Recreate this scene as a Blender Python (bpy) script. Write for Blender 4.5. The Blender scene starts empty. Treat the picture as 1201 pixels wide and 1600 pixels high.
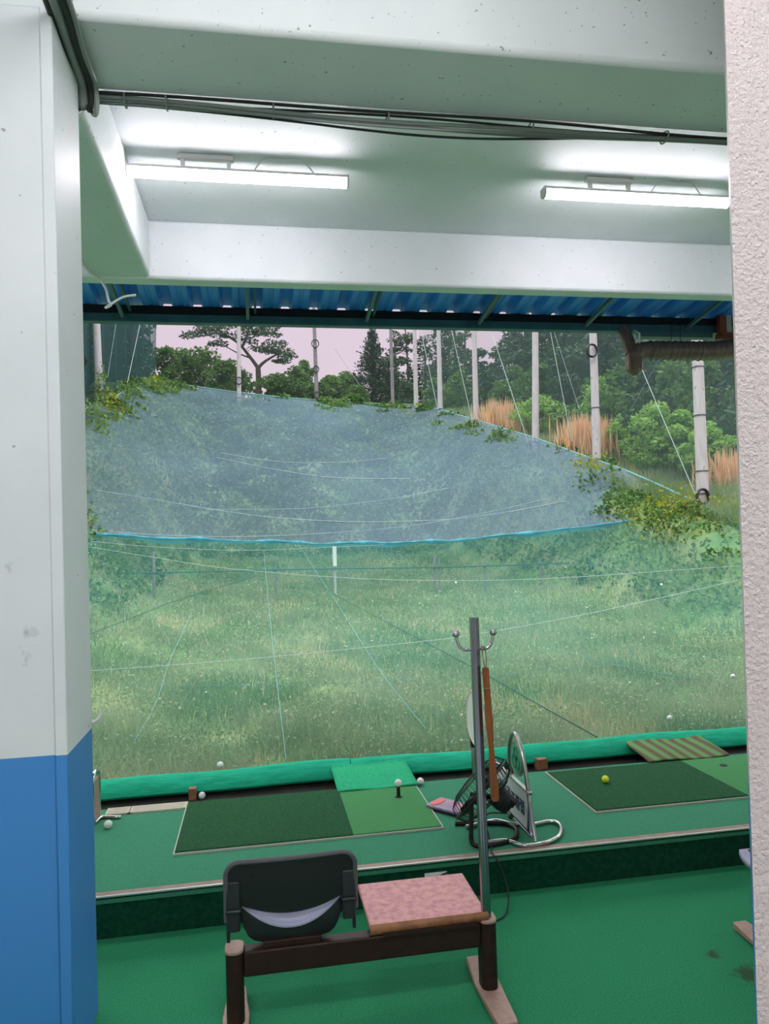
import bpy, math, random
import numpy as np
from mathutils import Vector, Matrix
sc = bpy.context.scene
COL = sc.collection

# ------------------------------------------------------------------ camera
YAW, PITCH, ROLL, FPX = math.radians(9.8116), math.radians(2.1131), math.radians(-1.7234), 1154.17
EYE = np.array([0, 0, 1.65])
_f = np.array([math.sin(YAW)*math.cos(PITCH), math.cos(YAW)*math.cos(PITCH), math.sin(PITCH)])
_r0 = np.array([math.cos(YAW), -math.sin(YAW), 0]); _u0 = np.cross(_r0, _f)
_r = math.cos(ROLL)*_r0 + math.sin(ROLL)*_u0; _u = -math.sin(ROLL)*_r0 + math.cos(ROLL)*_u0
cd = bpy.data.cameras.new('camera'); cam = bpy.data.objects.new('camera', cd); COL.objects.link(cam)
cam.matrix_world = Matrix(((_r[0], _u[0], -_f[0], EYE[0]), (_r[1], _u[1], -_f[1], EYE[1]), (_r[2], _u[2], -_f[2], EYE[2]), (0, 0, 0, 1)))
cd.sensor_fit = 'VERTICAL'; cd.sensor_height = 32; cd.lens = FPX/1600*32; cd.clip_end = 400; cd.clip_start = 0.02
sc.camera = cam

# ------------------------------------------------------------------ light and exposure
SKY_HORIZON, SKY_ZENITH, SKY_GAIN = (0.80, 0.655, 0.765), (4.6, 4.75, 4.75), 1.0
LAMP_GLOW = 39.0
FILL_GLOW = 108.0
sc.view_settings.view_transform = 'Standard'; sc.view_settings.look = 'None'
sc.view_settings.gamma = 1; sc.view_settings.use_curve_mapping = False
sc.view_settings.exposure = 0.0
sc.cycles.max_bounces = 10; sc.cycles.diffuse_bounces = 4; sc.cycles.glossy_bounces = 3
sc.cycles.transparent_max_bounces = 24; sc.cycles.use_denoising = True
w = bpy.data.worlds.new('overcast_sky'); sc.world = w; w.use_nodes = True
nt = w.node_tree; nt.nodes.clear()
tc = nt.nodes.new('ShaderNodeTexCoord'); sp = nt.nodes.new('ShaderNodeSeparateXYZ')
rp = nt.nodes.new('ShaderNodeValToRGB'); bg = nt.nodes.new('ShaderNodeBackground'); wo = nt.nodes.new('ShaderNodeOutputWorld')
rp.color_ramp.elements[0].position = 0.30; rp.color_ramp.elements[0].color = (*SKY_HORIZON, 1)
rp.color_ramp.elements[1].position = 0.80; rp.color_ramp.elements[1].color = (*SKY_ZENITH, 1)
nt.links.new(tc.outputs['Generated'], sp.inputs[0]); nt.links.new(sp.outputs['Z'], rp.inputs[0])
nt.links.new(rp.outputs[0], bg.inputs[0]); bg.inputs[1].default_value = SKY_GAIN; nt.links.new(bg.outputs[0], wo.inputs[0])

# ------------------------------------------------------------------ where a line of sight meets a plane of the place
def ray(px, py): return (px-600.5)/FPX*_r - (py-800)/FPX*_u + _f
def onz(px, py, z): d = ray(px, py); return EYE + d*((z-EYE[2])/d[2])
def ony(px, py, y): d = ray(px, py); return EYE + d*(y/d[1])
def onx(px, py, x): d = ray(px, py); return EYE + d*(x/d[0])

# ------------------------------------------------------------------ mesh helpers
class MB:
    def __init__(s): s.v = []; s.f = []
    def add(s, v, f):
        n = len(s.v); s.v += [tuple(map(float, p)) for p in v]; s.f += [tuple(int(i)+n for i in q) for q in f]; return s
    def box(s, x0, x1, y0, y1, z0, z1):
        return s.add([(x, y, z) for z in (z0, z1) for y in (y0, y1) for x in (x0, x1)],
                     [(0, 2, 3, 1), (4, 5, 7, 6), (0, 1, 5, 4), (2, 6, 7, 3), (0, 4, 6, 2), (1, 3, 7, 5)])
    def obox(s, c, ax, h):
        c = np.array(c, float); A = [np.array(a, float)/np.linalg.norm(a) for a in ax]
        return s.add([c+A[0]*h[0]*i+A[1]*h[1]*j+A[2]*h[2]*k for k in (-1, 1) for j in (-1, 1) for i in (-1, 1)],
                     [(0, 2, 3, 1), (4, 5, 7, 6), (0, 1, 5, 4), (2, 6, 7, 3), (0, 4, 6, 2), (1, 3, 7, 5)])
    def bar(s, a, b, wx, wz):
        a = np.array(a, float); b = np.array(b, float); d = b-a; L = np.linalg.norm(d); d /= L
        up = np.array([0, 0, 1.]) if abs(d[2]) < .9 else np.array([0, 1., 0])
        sd = np.cross(d, up); sd /= np.linalg.norm(sd); up = np.cross(sd, d)
        return s.obox((a+b)/2, (d, sd, up), (L/2, wx/2, wz/2))
    def prism(s, poly, axis, a, b):
        # poly in the two remaining axes (cyclic order), extruded a..b along axis
        n = len(poly); V = []
        for t in (a, b):
            for p, q in poly: V.append({0: (t, p, q), 1: (p, t, q), 2: (p, q, t)}[axis])
        return s.add(V, [tuple(range(n))[::-1], tuple(range(n, 2*n))] + [(i, (i+1) % n, n+(i+1) % n, n+i) for i in range(n)])
    def tube(s, pts, r, n=10, closed=False, caps=True):
        P = np.array(pts, float); m = len(P)
        R = np.full(m, r) if np.isscalar(r) else np.array(r, float)
        T = np.zeros_like(P)
        for i in range(m):
            a = P[(i-1) % m] if (closed or i > 0) else P[i]; b = P[(i+1) % m] if (closed or i < m-1) else P[i]
            T[i] = (b-a)/max(np.linalg.norm(b-a), 1e-9)
        ref = np.array([0, 0, 1.]) if abs(T[0][2]) < .9 else np.array([1., 0, 0])
        N = np.cross(T[0], ref); N /= np.linalg.norm(N); V = []
        for i in range(m):
            N = N-T[i]*(N@T[i]); N /= max(np.linalg.norm(N), 1e-9); B = np.cross(T[i], N)
            for k in range(n):
                a = 2*math.pi*k/n; V.append(P[i]+R[i]*(math.cos(a)*N+math.sin(a)*B))
        F = []
        for i in range(m if closed else m-1):
            j = (i+1) % m
            for k in range(n): F.append((i*n+k, i*n+(k+1) % n, j*n+(k+1) % n, j*n+k))
        if caps and not closed: F += [tuple(range(n))[::-1], tuple((m-1)*n+k for k in range(n))]
        return s.add(V, F)
    def sphere(s, c, r, n=20, m=12, sq=(1, 1, 1)):
        c = np.array(c, float); V = [c+np.array([0, 0, r*sq[2]])]
        for i in range(1, m):
            t = math.pi*i/m
            for k in range(n):
                a = 2*math.pi*k/n
                V.append(c+r*np.array([math.sin(t)*math.cos(a)*sq[0], math.sin(t)*math.sin(a)*sq[1], math.cos(t)*sq[2]]))
        V.append(c-np.array([0, 0, r*sq[2]])); F = []
        for k in range(n): F.append((0, 1+k, 1+(k+1) % n))
        for i in range(m-2):
            for k in range(n): F.append((1+i*n+k, 1+(i+1)*n+k, 1+(i+1)*n+(k+1) % n, 1+i*n+(k+1) % n))
        for k in range(n): F.append((len(V)-1, 1+(m-2)*n+(k+1) % n, 1+(m-2)*n+k))
        return s.add(V, F)
    def lathe(s, c, ax, prof, n=24):
        # prof: (distance along ax, radius)
        ax = np.array(ax, float); ax /= np.linalg.norm(ax)
        ref = np.array([0, 0, 1.]) if abs(ax[2]) < .9 else np.array([1., 0, 0])
        A = np.cross(ax, ref); A /= np.linalg.norm(A); B = np.cross(ax, A); c = np.array(c, float)
        V = []; m = len(prof)
        for h, r in prof:
            for k in range(n):
                a = 2*math.pi*k/n; V.append(c+ax*h+r*(math.cos(a)*A+math.sin(a)*B))
        F = [(i*n+k, i*n+(k+1) % n, (i+1)*n+(k+1) % n, (i+1)*n+k) for i in range(m-1) for k in range(n)]
        F += [tuple(range(n))[::-1], tuple((m-1)*n+k for k in range(n))]
        return s.add(V, F)
    def grid(s, fn, nu, nv):
        V = [fn(i/nu, j/nv) for j in range(nv+1) for i in range(nu+1)]
        return s.add(V, [(j*(nu+1)+i, j*(nu+1)+i+1, (j+1)*(nu+1)+i+1, (j+1)*(nu+1)+i) for j in range(nv) for i in range(nu)])
    def build(s, name, m, parent=None, at=None, smooth=True, bevel=0, angle=40, seg=2):
        o0 = origin(parent) if parent is not None else (np.array(at, float) if at is not None else np.zeros(3))
        me = bpy.data.meshes.new(name)
        me.from_pydata([(p[0]-o0[0], p[1]-o0[1], p[2]-o0[2]) for p in s.v], [], s.f); me.update()
        return finish(name, me, m, parent, o0, smooth, bevel, angle, seg)
def finish(name, me, m, parent, o0, smooth=True, bevel=0, angle=40, seg=2):
    if m: me.materials.append(m)
    if smooth:
        me.shade_smooth()
        try: me.set_sharp_from_angle(angle=math.radians(angle))
        except Exception: pass
    o = bpy.data.objects.new(name, me); COL.objects.link(o)
    if parent is not None: o.parent = parent
    else: o.location = o0
    if bevel:
        b = o.modifiers.new('edge', 'BEVEL'); b.width = bevel; b.segments = seg; b.limit_method = 'ANGLE'; b.angle_limit = math.radians(35)
        b.harden_normals = False
    return o
def origin(o):
    p = np.zeros(3)
    while o is not None: p += np.array(o.location); o = o.parent
    return p
def cards(name, V, F, m, parent=None, at=(0, 0, 0)):
    V = np.asarray(V, np.float32)-np.asarray(origin(parent) if parent is not None else at, np.float32); F = np.asarray(F, np.int32); k = F.shape[1]
    me = bpy.data.meshes.new(name); me.vertices.add(len(V)); me.vertices.foreach_set('co', V.ravel())
    me.loops.add(F.size); me.loops.foreach_set('vertex_index', F.ravel()); me.polygons.add(len(F))
    me.polygons.foreach_set('loop_start', np.arange(0, F.size, k, dtype=np.int32)); me.update(calc_edges=True); me.validate()
    return finish(name, me, m, parent, np.array(at, float), smooth=False)
def thing(name, label, cat, loc=(0, 0, 0), group=None):
    o = bpy.data.objects.new(name, None); COL.objects.link(o); o.location = loc; o.empty_display_size = .1
    return tag(o, label, cat, group)
def tag(o, label, cat, group=None, kind=None):
    o['label'] = label; o['category'] = cat
    if group: o['group'] = group
    if kind: o['kind'] = kind
    return o
def structure(o, label=None, cat=None):
    o['kind'] = 'structure'
    if label: o['label'] = label; o['category'] = cat
    return o
def dup(root, loc, label, scale=None, rotz=None):
    r = root.copy(); COL.objects.link(r); r.location = loc; r['label'] = label
    if scale: r.scale = scale
    if rotz is not None: r.rotation_euler = (0, 0, rotz)
    for ch in list(root.children):
        c = ch.copy(); COL.objects.link(c); c.parent = r
        for g in list(ch.children):
            d = g.copy(); COL.objects.link(d); d.parent = c
    return r
def spline(pts, n=8):
    P = [np.array(p, float) for p in pts]; P = [2*P[0]-P[1]]+P+[2*P[-1]-P[-2]]; out = []
    for i in range(1, len(P)-2):
        for k in range(n):
            t = k/n; a, b, c, d = P[i-1], P[i], P[i+1], P[i+2]
            out.append(.5*((2*b)+(-a+c)*t+(2*a-5*b+4*c-d)*t*t+(-a+3*b-3*c+d)*t**3))
    out.append(P[-2]); return out

# ------------------------------------------------------------------ materials
def lin(r, g, b): return tuple(((c/255)/12.92 if c/255 <= .04045 else ((c/255+.055)/1.055)**2.4) for c in (r, g, b))
def mat(name, col, rough=.6, metal=0, col2=None, nscale=20, lo=.35, hi=.65, bump=0, bscale=None, spec=.4, detail=4, stretch=None, speck=None, translucent=0):
    m = bpy.data.materials.new(name); m.use_nodes = True; t = m.node_tree; p = t.nodes['Principled BSDF']
    p.inputs['Base Color'].default_value = (*col, 1); p.inputs['Roughness'].default_value = rough
    p.inputs['Metallic'].default_value = metal; p.inputs['Specular IOR Level'].default_value = spec
    co = None
    def coords():
        nonlocal co
        if co is None:
            c = t.nodes.new('ShaderNodeTexCoord'); co = c.outputs['Object']
            if stretch:
                mp = t.nodes.new('ShaderNodeMapping'); mp.inputs['Scale'].default_value = stretch; t.links.new(co, mp.inputs[0]); co = mp.outputs[0]
        return co
    last = None
    if col2 is not None:
        n = t.nodes.new('ShaderNodeTexNoise'); n.inputs['Scale'].default_value = nscale; n.inputs['Detail'].default_value = detail
        t.links.new(coords(), n.inputs['Vector'])
        r = t.nodes.new('ShaderNodeValToRGB'); r.color_ramp.elements[0].position = lo; r.color_ramp.elements[1].position = hi
        r.color_ramp.elements[0].color = (*col, 1); r.color_ramp.elements[1].color = (*col2, 1)
        t.links.new(n.outputs[0], r.inputs[0]); last = r.outputs[0]
    if speck is not None:
        scol, sscale, sth = speck
        n = t.nodes.new('ShaderNodeTexNoise'); n.inputs['Scale'].default_value = sscale; n.inputs['Detail'].default_value = 3
        t.links.new(coords(), n.inputs['Vector'])
        r = t.nodes.new('ShaderNodeValToRGB'); r.color_ramp.elements[0].position = sth; r.color_ramp.elements[1].position = sth+.02
        r.color_ramp.elements[0].color = (0, 0, 0, 1); r.color_ramp.elements[1].color = (1, 1, 1, 1)
        t.links.new(n.outputs[0], r.inputs[0])
        x = t.nodes.new('ShaderNodeMix'); x.data_type = 'RGBA'; t.links.new(r.outputs[0], x.inputs[0])
        if last is not None: t.links.new(last, x.inputs[6])
        else: x.inputs[6].default_value = (*col, 1)
        x.inputs[7].default_value = (*scol, 1); last = x.outputs[2]
    if last is not None: t.links.new(last, p.inputs['Base Color'])
    if bump:
        n = t.nodes.new('ShaderNodeTexNoise'); n.inputs['Scale'].default_value = bscale or nscale*3; n.inputs['Detail'].default_value = 3
        t.links.new(coords(), n.inputs['Vector'])
        b = t.nodes.new('ShaderNodeBump'); b.inputs['Strength'].default_value = bump; b.inputs['Distance'].default_value = .01
        t.links.new(n.outputs[0], b.inputs['Height']); t.links.new(b.outputs[0], p.inputs['Normal'])
    if translucent:
        tr = t.nodes.new('ShaderNodeBsdfTranslucent'); mx = t.nodes.new('ShaderNodeMixShader'); mx.inputs[0].default_value = translucent
        if last is not None: t.links.new(last, tr.inputs[0])
        else: tr.inputs[0].default_value = (*col, 1)
        t.links.new(p.outputs[0], mx.inputs[1]); t.links.new(tr.outputs[0], mx.inputs[2]); t.links.new(mx.outputs[0], t.nodes['Material Output'].inputs[0])
    return m
def emit(name, col, k):
    m = bpy.data.materials.new(name); m.use_nodes = True; p = m.node_tree.nodes['Principled BSDF']
    p.inputs['Base Color'].default_value = (*col, 1); p.inputs['Emission Color'].default_value = (*col, 1); p.inputs['Emission Strength'].default_value = k
    return m
def net_mat(name, col, c0, c1=None, axis='Y', a=0., b=1., nvar=.12, nscale=.35, stretch=(1, 1, 1)):
    # woven net: a share of thread, the rest open air; thread density differs in patches; the ramp along it paints grazing-view haze
    m = bpy.data.materials.new(name); m.use_nodes = True; t = m.node_tree; t.nodes.clear()
    out = t.nodes.new('ShaderNodeOutputMaterial'); mix = t.nodes.new('ShaderNodeMixShader')
    tr = t.nodes.new('ShaderNodeBsdfTransparent'); di = t.nodes.new('ShaderNodeBsdfDiffuse'); tl = t.nodes.new('ShaderNodeBsdfTranslucent'); m2 = t.nodes.new('ShaderNodeMixShader')
    di.inputs[0].default_value = (*col, 1); tl.inputs[0].default_value = (*col, 1); m2.inputs[0].default_value = .4
    t.links.new(di.outputs[0], m2.inputs[1]); t.links.new(tl.outputs[0], m2.inputs[2])
    tc = t.nodes.new('ShaderNodeTexCoord'); mp = t.nodes.new('ShaderNodeMapping'); mp.inputs['Scale'].default_value = stretch
    t.links.new(tc.outputs['Object'], mp.inputs[0])
    n = t.nodes.new('ShaderNodeTexNoise'); n.inputs['Scale'].default_value = nscale; n.inputs['Detail'].default_value = 5; t.links.new(mp.outputs[0], n.inputs['Vector'])
    s = t.nodes.new('ShaderNodeSeparateXYZ'); t.links.new(tc.outputs['Object'], s.inputs[0])
    r = t.nodes.new('ShaderNodeMapRange'); r.inputs['From Min'].default_value = a; r.inputs['From Max'].default_value = b
    r.inputs['To Min'].default_value = c0; r.inputs['To Max'].default_value = c0 if c1 is None else c1; t.links.new(s.outputs[axis], r.inputs[0])
    q = t.nodes.new('ShaderNodeMath'); q.operation = 'MULTIPLY_ADD'; q.inputs[1].default_value = nvar*2; q.inputs[2].default_value = -nvar; t.links.new(n.outputs[0], q.inputs[0])
    ad = t.nodes.new('ShaderNodeMath'); ad.operation = 'ADD'; ad.use_clamp = True; t.links.new(q.outputs[0], ad.inputs[0]); t.links.new(r.outputs[0], ad.inputs[1])
    t.links.new(ad.outputs[0], mix.inputs[0]); t.links.new(tr.outputs[0], mix.inputs[1]); t.links.new(m2.outputs[0], mix.inputs[2]); t.links.new(mix.outputs[0], out.inputs[0])
    return m

def two_tone(name, top, low, zline, **k):
    # wall paint that changes colour at a painted line at height zline (object coordinates = world here)
    m = mat(name, top, **k); t = m.node_tree; p = t.nodes['Principled BSDF']
    c = t.nodes.new('ShaderNodeTexCoord'); s = t.nodes.new('ShaderNodeSeparateXYZ'); t.links.new(c.outputs['Object'], s.inputs[0])
    g = t.nodes.new('ShaderNodeMath'); g.operation = 'GREATER_THAN'; g.inputs[1].default_value = zline; t.links.new(s.outputs['Z'], g.inputs[0])
    x = t.nodes.new('ShaderNodeMix'); x.data_type = 'RGBA'; t.links.new(g.outputs[0], x.inputs[0]); x.inputs[6].default_value = (*low, 1)
    if p.inputs['Base Color'].is_linked: t.links.new(p.inputs['Base Color'].links[0].from_socket, x.inputs[7])
    else: x.inputs[7].default_value = (*top, 1)
    t.links.new(x.outputs[2], p.inputs['Base Color']); return m

M = {}
M['mint'] = mat('mint_paint', (.70, .755, .765), .55, col2=(.75, .80, .81), nscale=2.5, bump=.08, bscale=14, speck=((.30, .32, .29), 48, .70))
M['column'] = two_tone('column_paint', (.68, .73, .76), (.055, .25, .62), 1.01, rough=.5, col2=(.74, .78, .80), nscale=3, bump=.12, bscale=9, speck=((.36, .35, .32), 18, .72))
M['stucco'] = two_tone('stucco_paint', (.70, .62, .62), (.70, .62, .62), 1.0, rough=.5, bump=1.0, bscale=105)
M['blue_edge'] = two_tone('pier_side_paint', (.70, .62, .62), (.06, .26, .58), 1.0, rough=.5)
M['bounce_floor'] = mat('pale_bounce_floor', (.48, .46, .44), .5, col2=(.54, .52, .5), nscale=3)
M['carpet'] = mat('green_carpet', (.022, .19, .085), .95, col2=(.036, .27, .13), nscale=170, bump=.3, bscale=320, spec=.1, speck=((.18, .42, .28), 55, .77))
def stain(m, spots, colr):
    # dried brown spills on the carpet
    t = m.node_tree; p = t.nodes['Principled BSDF']; src = p.inputs['Base Color'].links[0].from_socket
    c = t.nodes.new('ShaderNodeTexCoord'); n = t.nodes.new('ShaderNodeTexNoise'); n.inputs['Scale'].default_value = 26; n.inputs['Detail'].default_value = 5
    t.links.new(c.outputs['Object'], n.inputs['Vector'])
    for (x, y, z), r in spots:
        d = t.nodes.new('ShaderNodeVectorMath'); d.operation = 'DISTANCE'; d.inputs[1].default_value = (x, y, z); t.links.new(c.outputs['Object'], d.inputs[0])
        a = t.nodes.new('ShaderNodeMath'); a.operation = 'MULTIPLY_ADD'; a.inputs[1].default_value = .16; t.links.new(n.outputs[0], a.inputs[0]); t.links.new(d.outputs['Value'], a.inputs[2])
        q = t.nodes.new('ShaderNodeMapRange'); q.inputs['From Min'].default_value = r+.07; q.inputs['From Max'].default_value = r+.11; q.inputs['To Min'].default_value = .75; q.inputs['To Max'].default_value = 0
        t.links.new(a.outputs[0], q.inputs['Value']); x_ = t.nodes.new('ShaderNodeMix'); x_.data_type = 'RGBA'; t.links.new(q.outputs[0], x_.inputs[0]); t.links.new(src, x_.inputs[6]); x_.inputs[7].default_value = (*colr, 1); src = x_.outputs[2]
    t.links.new(src, p.inputs['Base Color'])
stain(M['carpet'], [(tuple(onz(1170, 1522, 0)), .04), (tuple(onz(1112, 1490, 0)), .008)], (.045, .05, .03))
M['carpet2'] = mat('platform_carpet', (.043, .205, .118), .95, col2=(.06, .26, .155), nscale=150, bump=.25, bscale=320, spec=.1, speck=((.25, .5, .36), 50, .77))
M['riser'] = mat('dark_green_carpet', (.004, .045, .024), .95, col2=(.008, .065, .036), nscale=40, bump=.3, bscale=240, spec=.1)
M['rail'] = mat('rail_carpet', (.012, .33, .19), .9, col2=(.02, .43, .26), nscale=12, bump=.5, bscale=40, spec=.15, stretch=(.6, 3, 3))
M['turf'] = mat('dark_turf', (.018, .082, .034), .95, col2=(.034, .13, .058), nscale=160, bump=.8, bscale=240, spec=.1)
M['turf_light'] = mat('light_turf', (.06, .235, .085), .95, col2=(.085, .29, .115), nscale=140, bump=.5, bscale=260, spec=.1)
M['flap'] = mat('flap_carpet', (.02, .34, .16), .95, col2=(.035, .42, .21), nscale=60, bump=.4, bscale=200, spec=.1)
M['whiteline'] = mat('white_edging', (.46, .46, .40), .6)
M['concrete'] = mat('trough_shade', (.02, .022, .02), .95, col2=(.035, .035, .03), nscale=8)  # near-black, so the shade of the gap sits in the colour
M['nosing'] = mat('nosing_brown', (.22, .15, .115), .5, col2=(.28, .2, .16), nscale=20)
M['nosing_metal'] = mat('nosing_metal', (.75, .74, .72), .3, metal=.7)
M['chrome'] = mat('chrome', (.62, .61, .61), .16, metal=1)
M['pole_chrome'] = mat('dark_chrome', (.34, .35, .40), .2, metal=1)
M['steel'] = mat('brushed_steel', (.45, .44, .44), .28, metal=1)
M['brown_metal'] = mat('brown_metal', (.022, .010, .008), .45, col2=(.032, .015, .012), nscale=30, spec=.25)
M['tan_metal'] = mat('tan_metal', (.36, .23, .185), .45, col2=(.42, .28, .23), nscale=50)
M['black_metal'] = mat('black_metal', (.008, .007, .008), .4)
M['black_plastic'] = mat('black_plastic', (.012, .013, .015), .42)
M['dark_plastic'] = mat('charcoal_plastic', (.018, .02, .023), .4)
M['rim_highlight'] = mat('rim_highlight', (.10, .095, .105), .4)
M['lilac'] = mat('lilac_plastic', (.36, .36, .50), .35)
M['laminate'] = mat('rose_laminate', (.58, .25, .24), .35, col2=(.40, .14, .17), nscale=34, lo=.4, hi=.66, detail=8)
M['wood_edge'] = mat('burl_edge', (.30, .13, .055), .35, col2=(.12, .035, .015), nscale=14, lo=.45, hi=.7, detail=6)
M['wood'] = mat('orange_wood', (.29, .10, .026), .4, col2=(.20, .06, .014), nscale=10, stretch=(6, 6, 1), detail=6)
M['raw_wood'] = mat('raw_wood', (.30, .14, .07), .7, col2=(.20, .08, .04), nscale=14, stretch=(4, 1, 4))
M['white_ball'] = mat('white_ball', (.80, .79, .78), .3, bump=.25, bscale=260)
M['yellow_ball'] = mat('yellow_ball', (.62, .70, .02), .3, bump=.25, bscale=260)
M['rubber'] = mat('black_rubber', (.01, .01, .01), .7)
M['grate'] = mat('beige_plastic', (.55, .50, .40), .6)
M['white_plastic'] = mat('white_plastic', (.85, .85, .83), .4)
M['pink_plastic'] = mat('pale_pink_plastic', (.82, .66, .64), .4)
M['white_panel'] = mat('white_panel', (.62, .62, .64), .4)
M['navy'] = mat('navy_ink', (.03, .05, .11), .5)
M['logo_green'] = mat('logo_green', (.02, .20, .11), .5)
M['badge'] = mat('badge_green', (.10, .35, .23), .4)
M['violet'] = mat('violet_box', (.26, .20, .30), .5, col2=(.34, .27, .36), nscale=20)
M['red'] = mat('coral_red', (.75, .13, .14), .5)
M['pinkink'] = mat('pink_ink', (.62, .2, .3), .5)
M['striped'] = mat('striped_mat', (.075, .19, .05), .95)
M['cable_black'] = mat('black_cable', (.02, .02, .022), .5)
M['cable_grey'] = mat('grey_cable', (.22, .25, .24), .5)
M['cable_white'] = mat('white_cable', (.66, .70, .68), .5)
M['awning'] = mat('blue_sheet', (.05, .27, .85), .35, col2=(.06, .31, .9), nscale=3, stretch=(4, .8, 1), spec=.5)
M['awning_steel'] = mat('teal_steel', (.028, .10, .13), .45, col2=(.04, .13, .16), nscale=6)
M['rafter'] = mat('grey_teal_steel', (.07, .15, .17), .45)
M['duct'] = mat('brown_wrap', (.16, .085, .075), .26, col2=(.22, .14, .11), nscale=9, stretch=(5, 1, 1), spec=.6)
M['rust'] = mat('rust_red_steel', (.20, .05, .03), .6)
M['lamp_body'] = mat('lamp_white', (.75, .73, .72), .4)
M['glow'] = emit('lamp_glow', (1, .90, .985), LAMP_GLOW)
M['fill_glow'] = emit('fill_lamp_glow', (1, .97, .98), FILL_GLOW)
M['pole'] = mat('pole_concrete', (.42, .39, .40), .8, col2=(.52, .48, .49), nscale=3, stretch=(3, 3, .6), speck=((.22, .2, .2), 6, .68))
M['pole_dark'] = mat('pole_steel', (.17, .16, .17), .7, col2=(.24, .22, .23), nscale=4)
M['hose'] = mat('hose_black', (.015, .017, .018), .5)
M['wire_white'] = mat('wire_white', (.36, .42, .42), .6)
M['wire_dark'] = mat('wire_green', (.015, .10, .09), .6)
M['wire_teal'] = mat('wire_teal', (.12, .30, .30), .6)
M['ground'] = mat('field_ground', (.10, .18, .06), .95, col2=(.24, .25, .13), nscale=.8, lo=.45, hi=.75, spec=.1)

stain(M['column'], [((-.74, 2.46, 1.60), -.012), ((-.70, 2.46, 1.385), -.008), ((-.72, 2.46, 1.33), -.014)], (.30, .26, .21))
# ------------------------------------------------------------------ the setting: room shell
CEIL, ZB = 3.73, 3.35
def sbox(name, m, *b, bevel=0): return structure(MB().box(*b).build(name, m, bevel=bevel))
sbox('floor', M['carpet'], -7, 8, 1.6, 3.351, -.15, 0)
sbox('floor_room', M['bounce_floor'], -7, 8, -5, 1.6, -.15, 0)  # unseen back floor, made pale to bounce neutral light onto the ceiling
sbox('floor_platform', M['carpet2'], -7, 8, 3.36, 4.44, -.15, .178, bevel=.012)
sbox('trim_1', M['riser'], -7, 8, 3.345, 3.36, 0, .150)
sbox('trim_2', M['carpet2'], -7, 8, 3.338, 3.36, .148, .166)
structure(MB().box(-7, 8, 3.335, 3.375, .178, .183).build('trim_3', M['nosing'], bevel=.002))
structure(MB().box(-7, 8, 3.330, 3.337, .175, .184).build('trim_4', M['nosing_metal'], bevel=.002))
sbox('floor_trough', M['concrete'], -7, 8, 4.44, 4.99, -1.5, -.04)
sbox('wall_front', M['concrete'], -7, 8, 4.80, 4.95, -.04, .135)
sbox('ceiling', M['mint'], -7, 8, -5, 4.95, CEIL, CEIL+.15)
sbox('beam_near', M['mint'], -7, 8, 2.425, 2.83, ZB, CEIL, bevel=.022)
sbox('beam_far', M['mint'], -7, 8, 4.81, 4.95, ZB, CEIL, bevel=.02)
sbox('beam_side', M['mint'], -1.0, -.632, 2.83, 4.81, ZB, CEIL, bevel=.025)
sbox('wall_back', M['mint'], -7, 8, -5.15, -5, 0, CEIL)
sbox('wall_left', M['mint'], -7.15, -7, -5, 4.95, 0, CEIL)
sbox('wall_right', M['mint'], 8, 8.15, -5, 4.95, 0, CEIL)
col = MB().prism([(-.597, 2.452), (-.597, 2.80), (-1.05, 2.80), (-1.05, 2.46), (-.634, 2.46), (-.634, 2.452)], 2, 0, ZB)
# the column leans slightly towards the room at its head
col.v = [(x, y-.03*(z-1.3), z) for x, y, z in col.v]
structure(col.build('column_left', M['column'], bevel=.006))
pier = MB(); F = lambda z: 1.043+.0172*z
for z in (0, CEIL): pier.v += [(F(z), 1.5, z), (F(z)+.337, 1.98, z), (3.2, 1.98, z), (3.2, 1.5, z)]
pier.f = [(0, 3, 2, 1), (4, 5, 6, 7), (1, 2, 6, 5), (2, 3, 7, 6), (3, 0, 4, 7), (0, 1, 5, 4)]
o = structure(pier.build('wall_pier', M['stucco'], smooth=False))
o.data.materials.append(M['blue_edge']); o.data.polygons[5].material_index = 1

# ------------------------------------------------------------------ the setting: terrain
def lerp_t(x, pts):
    return np.interp(x, [p[0] for p in pts], [p[1] for p in pts])
ZC = [(0, -1.0), (7, -.55), (14, -.25), (20, .1), (26, .5), (30, 1.2), (36, 4.0), (44, 8.0), (51, 11.2), (54, 12.0), (58, 12.4), (90, 12.4)]
ZR = [(0, -.6), (9, .3), (13, 1.2), (17.3, 2.15), (23.2, 3.5), (28.7, 5.05), (36.7, 7.1), (44, 8.95), (51, 10.5), (60, 12), (90, 12.5)]
ZL = [(0, -.4), (10, .8), (20, 2.9), (28.5, 6.3), (34.8, 7.9), (40, 9.6), (51, 12.2), (58, 12.8), (90, 12.8)]
def smooth(t): t = np.clip(t, 0, 1); return t*t*(3-2*t)
def terrain(x, y):
    x = np.asarray(x, float); y = np.asarray(y, float)
    c, r, l = lerp_t(y, ZC), lerp_t(y, ZR), lerp_t(y, ZL)
    tr = smooth((x-7.2)/(10.8-7.2)); tl = smooth((-1.8-x)/(-1.8+6.0))
    z = c+(r-c)*tr+(l-c)*tl
    z = z+np.maximum(x-11.3, 0)*.09+np.maximum(-6.2-x, 0)*.12
    z = z+.10*np.sin(x*1.7+y*.6)*np.sin(y*1.1-x*.4)*np.clip((y-6)/10, 0, 1)+.06*np.sin(x*4.1)*np.sin(y*3.3)
    return z
g = MB().grid(lambda u, v: (lambda X, Y: (X, Y, float(terrain(X, Y))))(-40+95*u, 5.0+80*v), 150, 140)
structure(g.build('ground', M['ground'], angle=180), 'grassy ground of the range rising to a hill', 'ground')

rng = np.random.default_rng(7)
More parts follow.
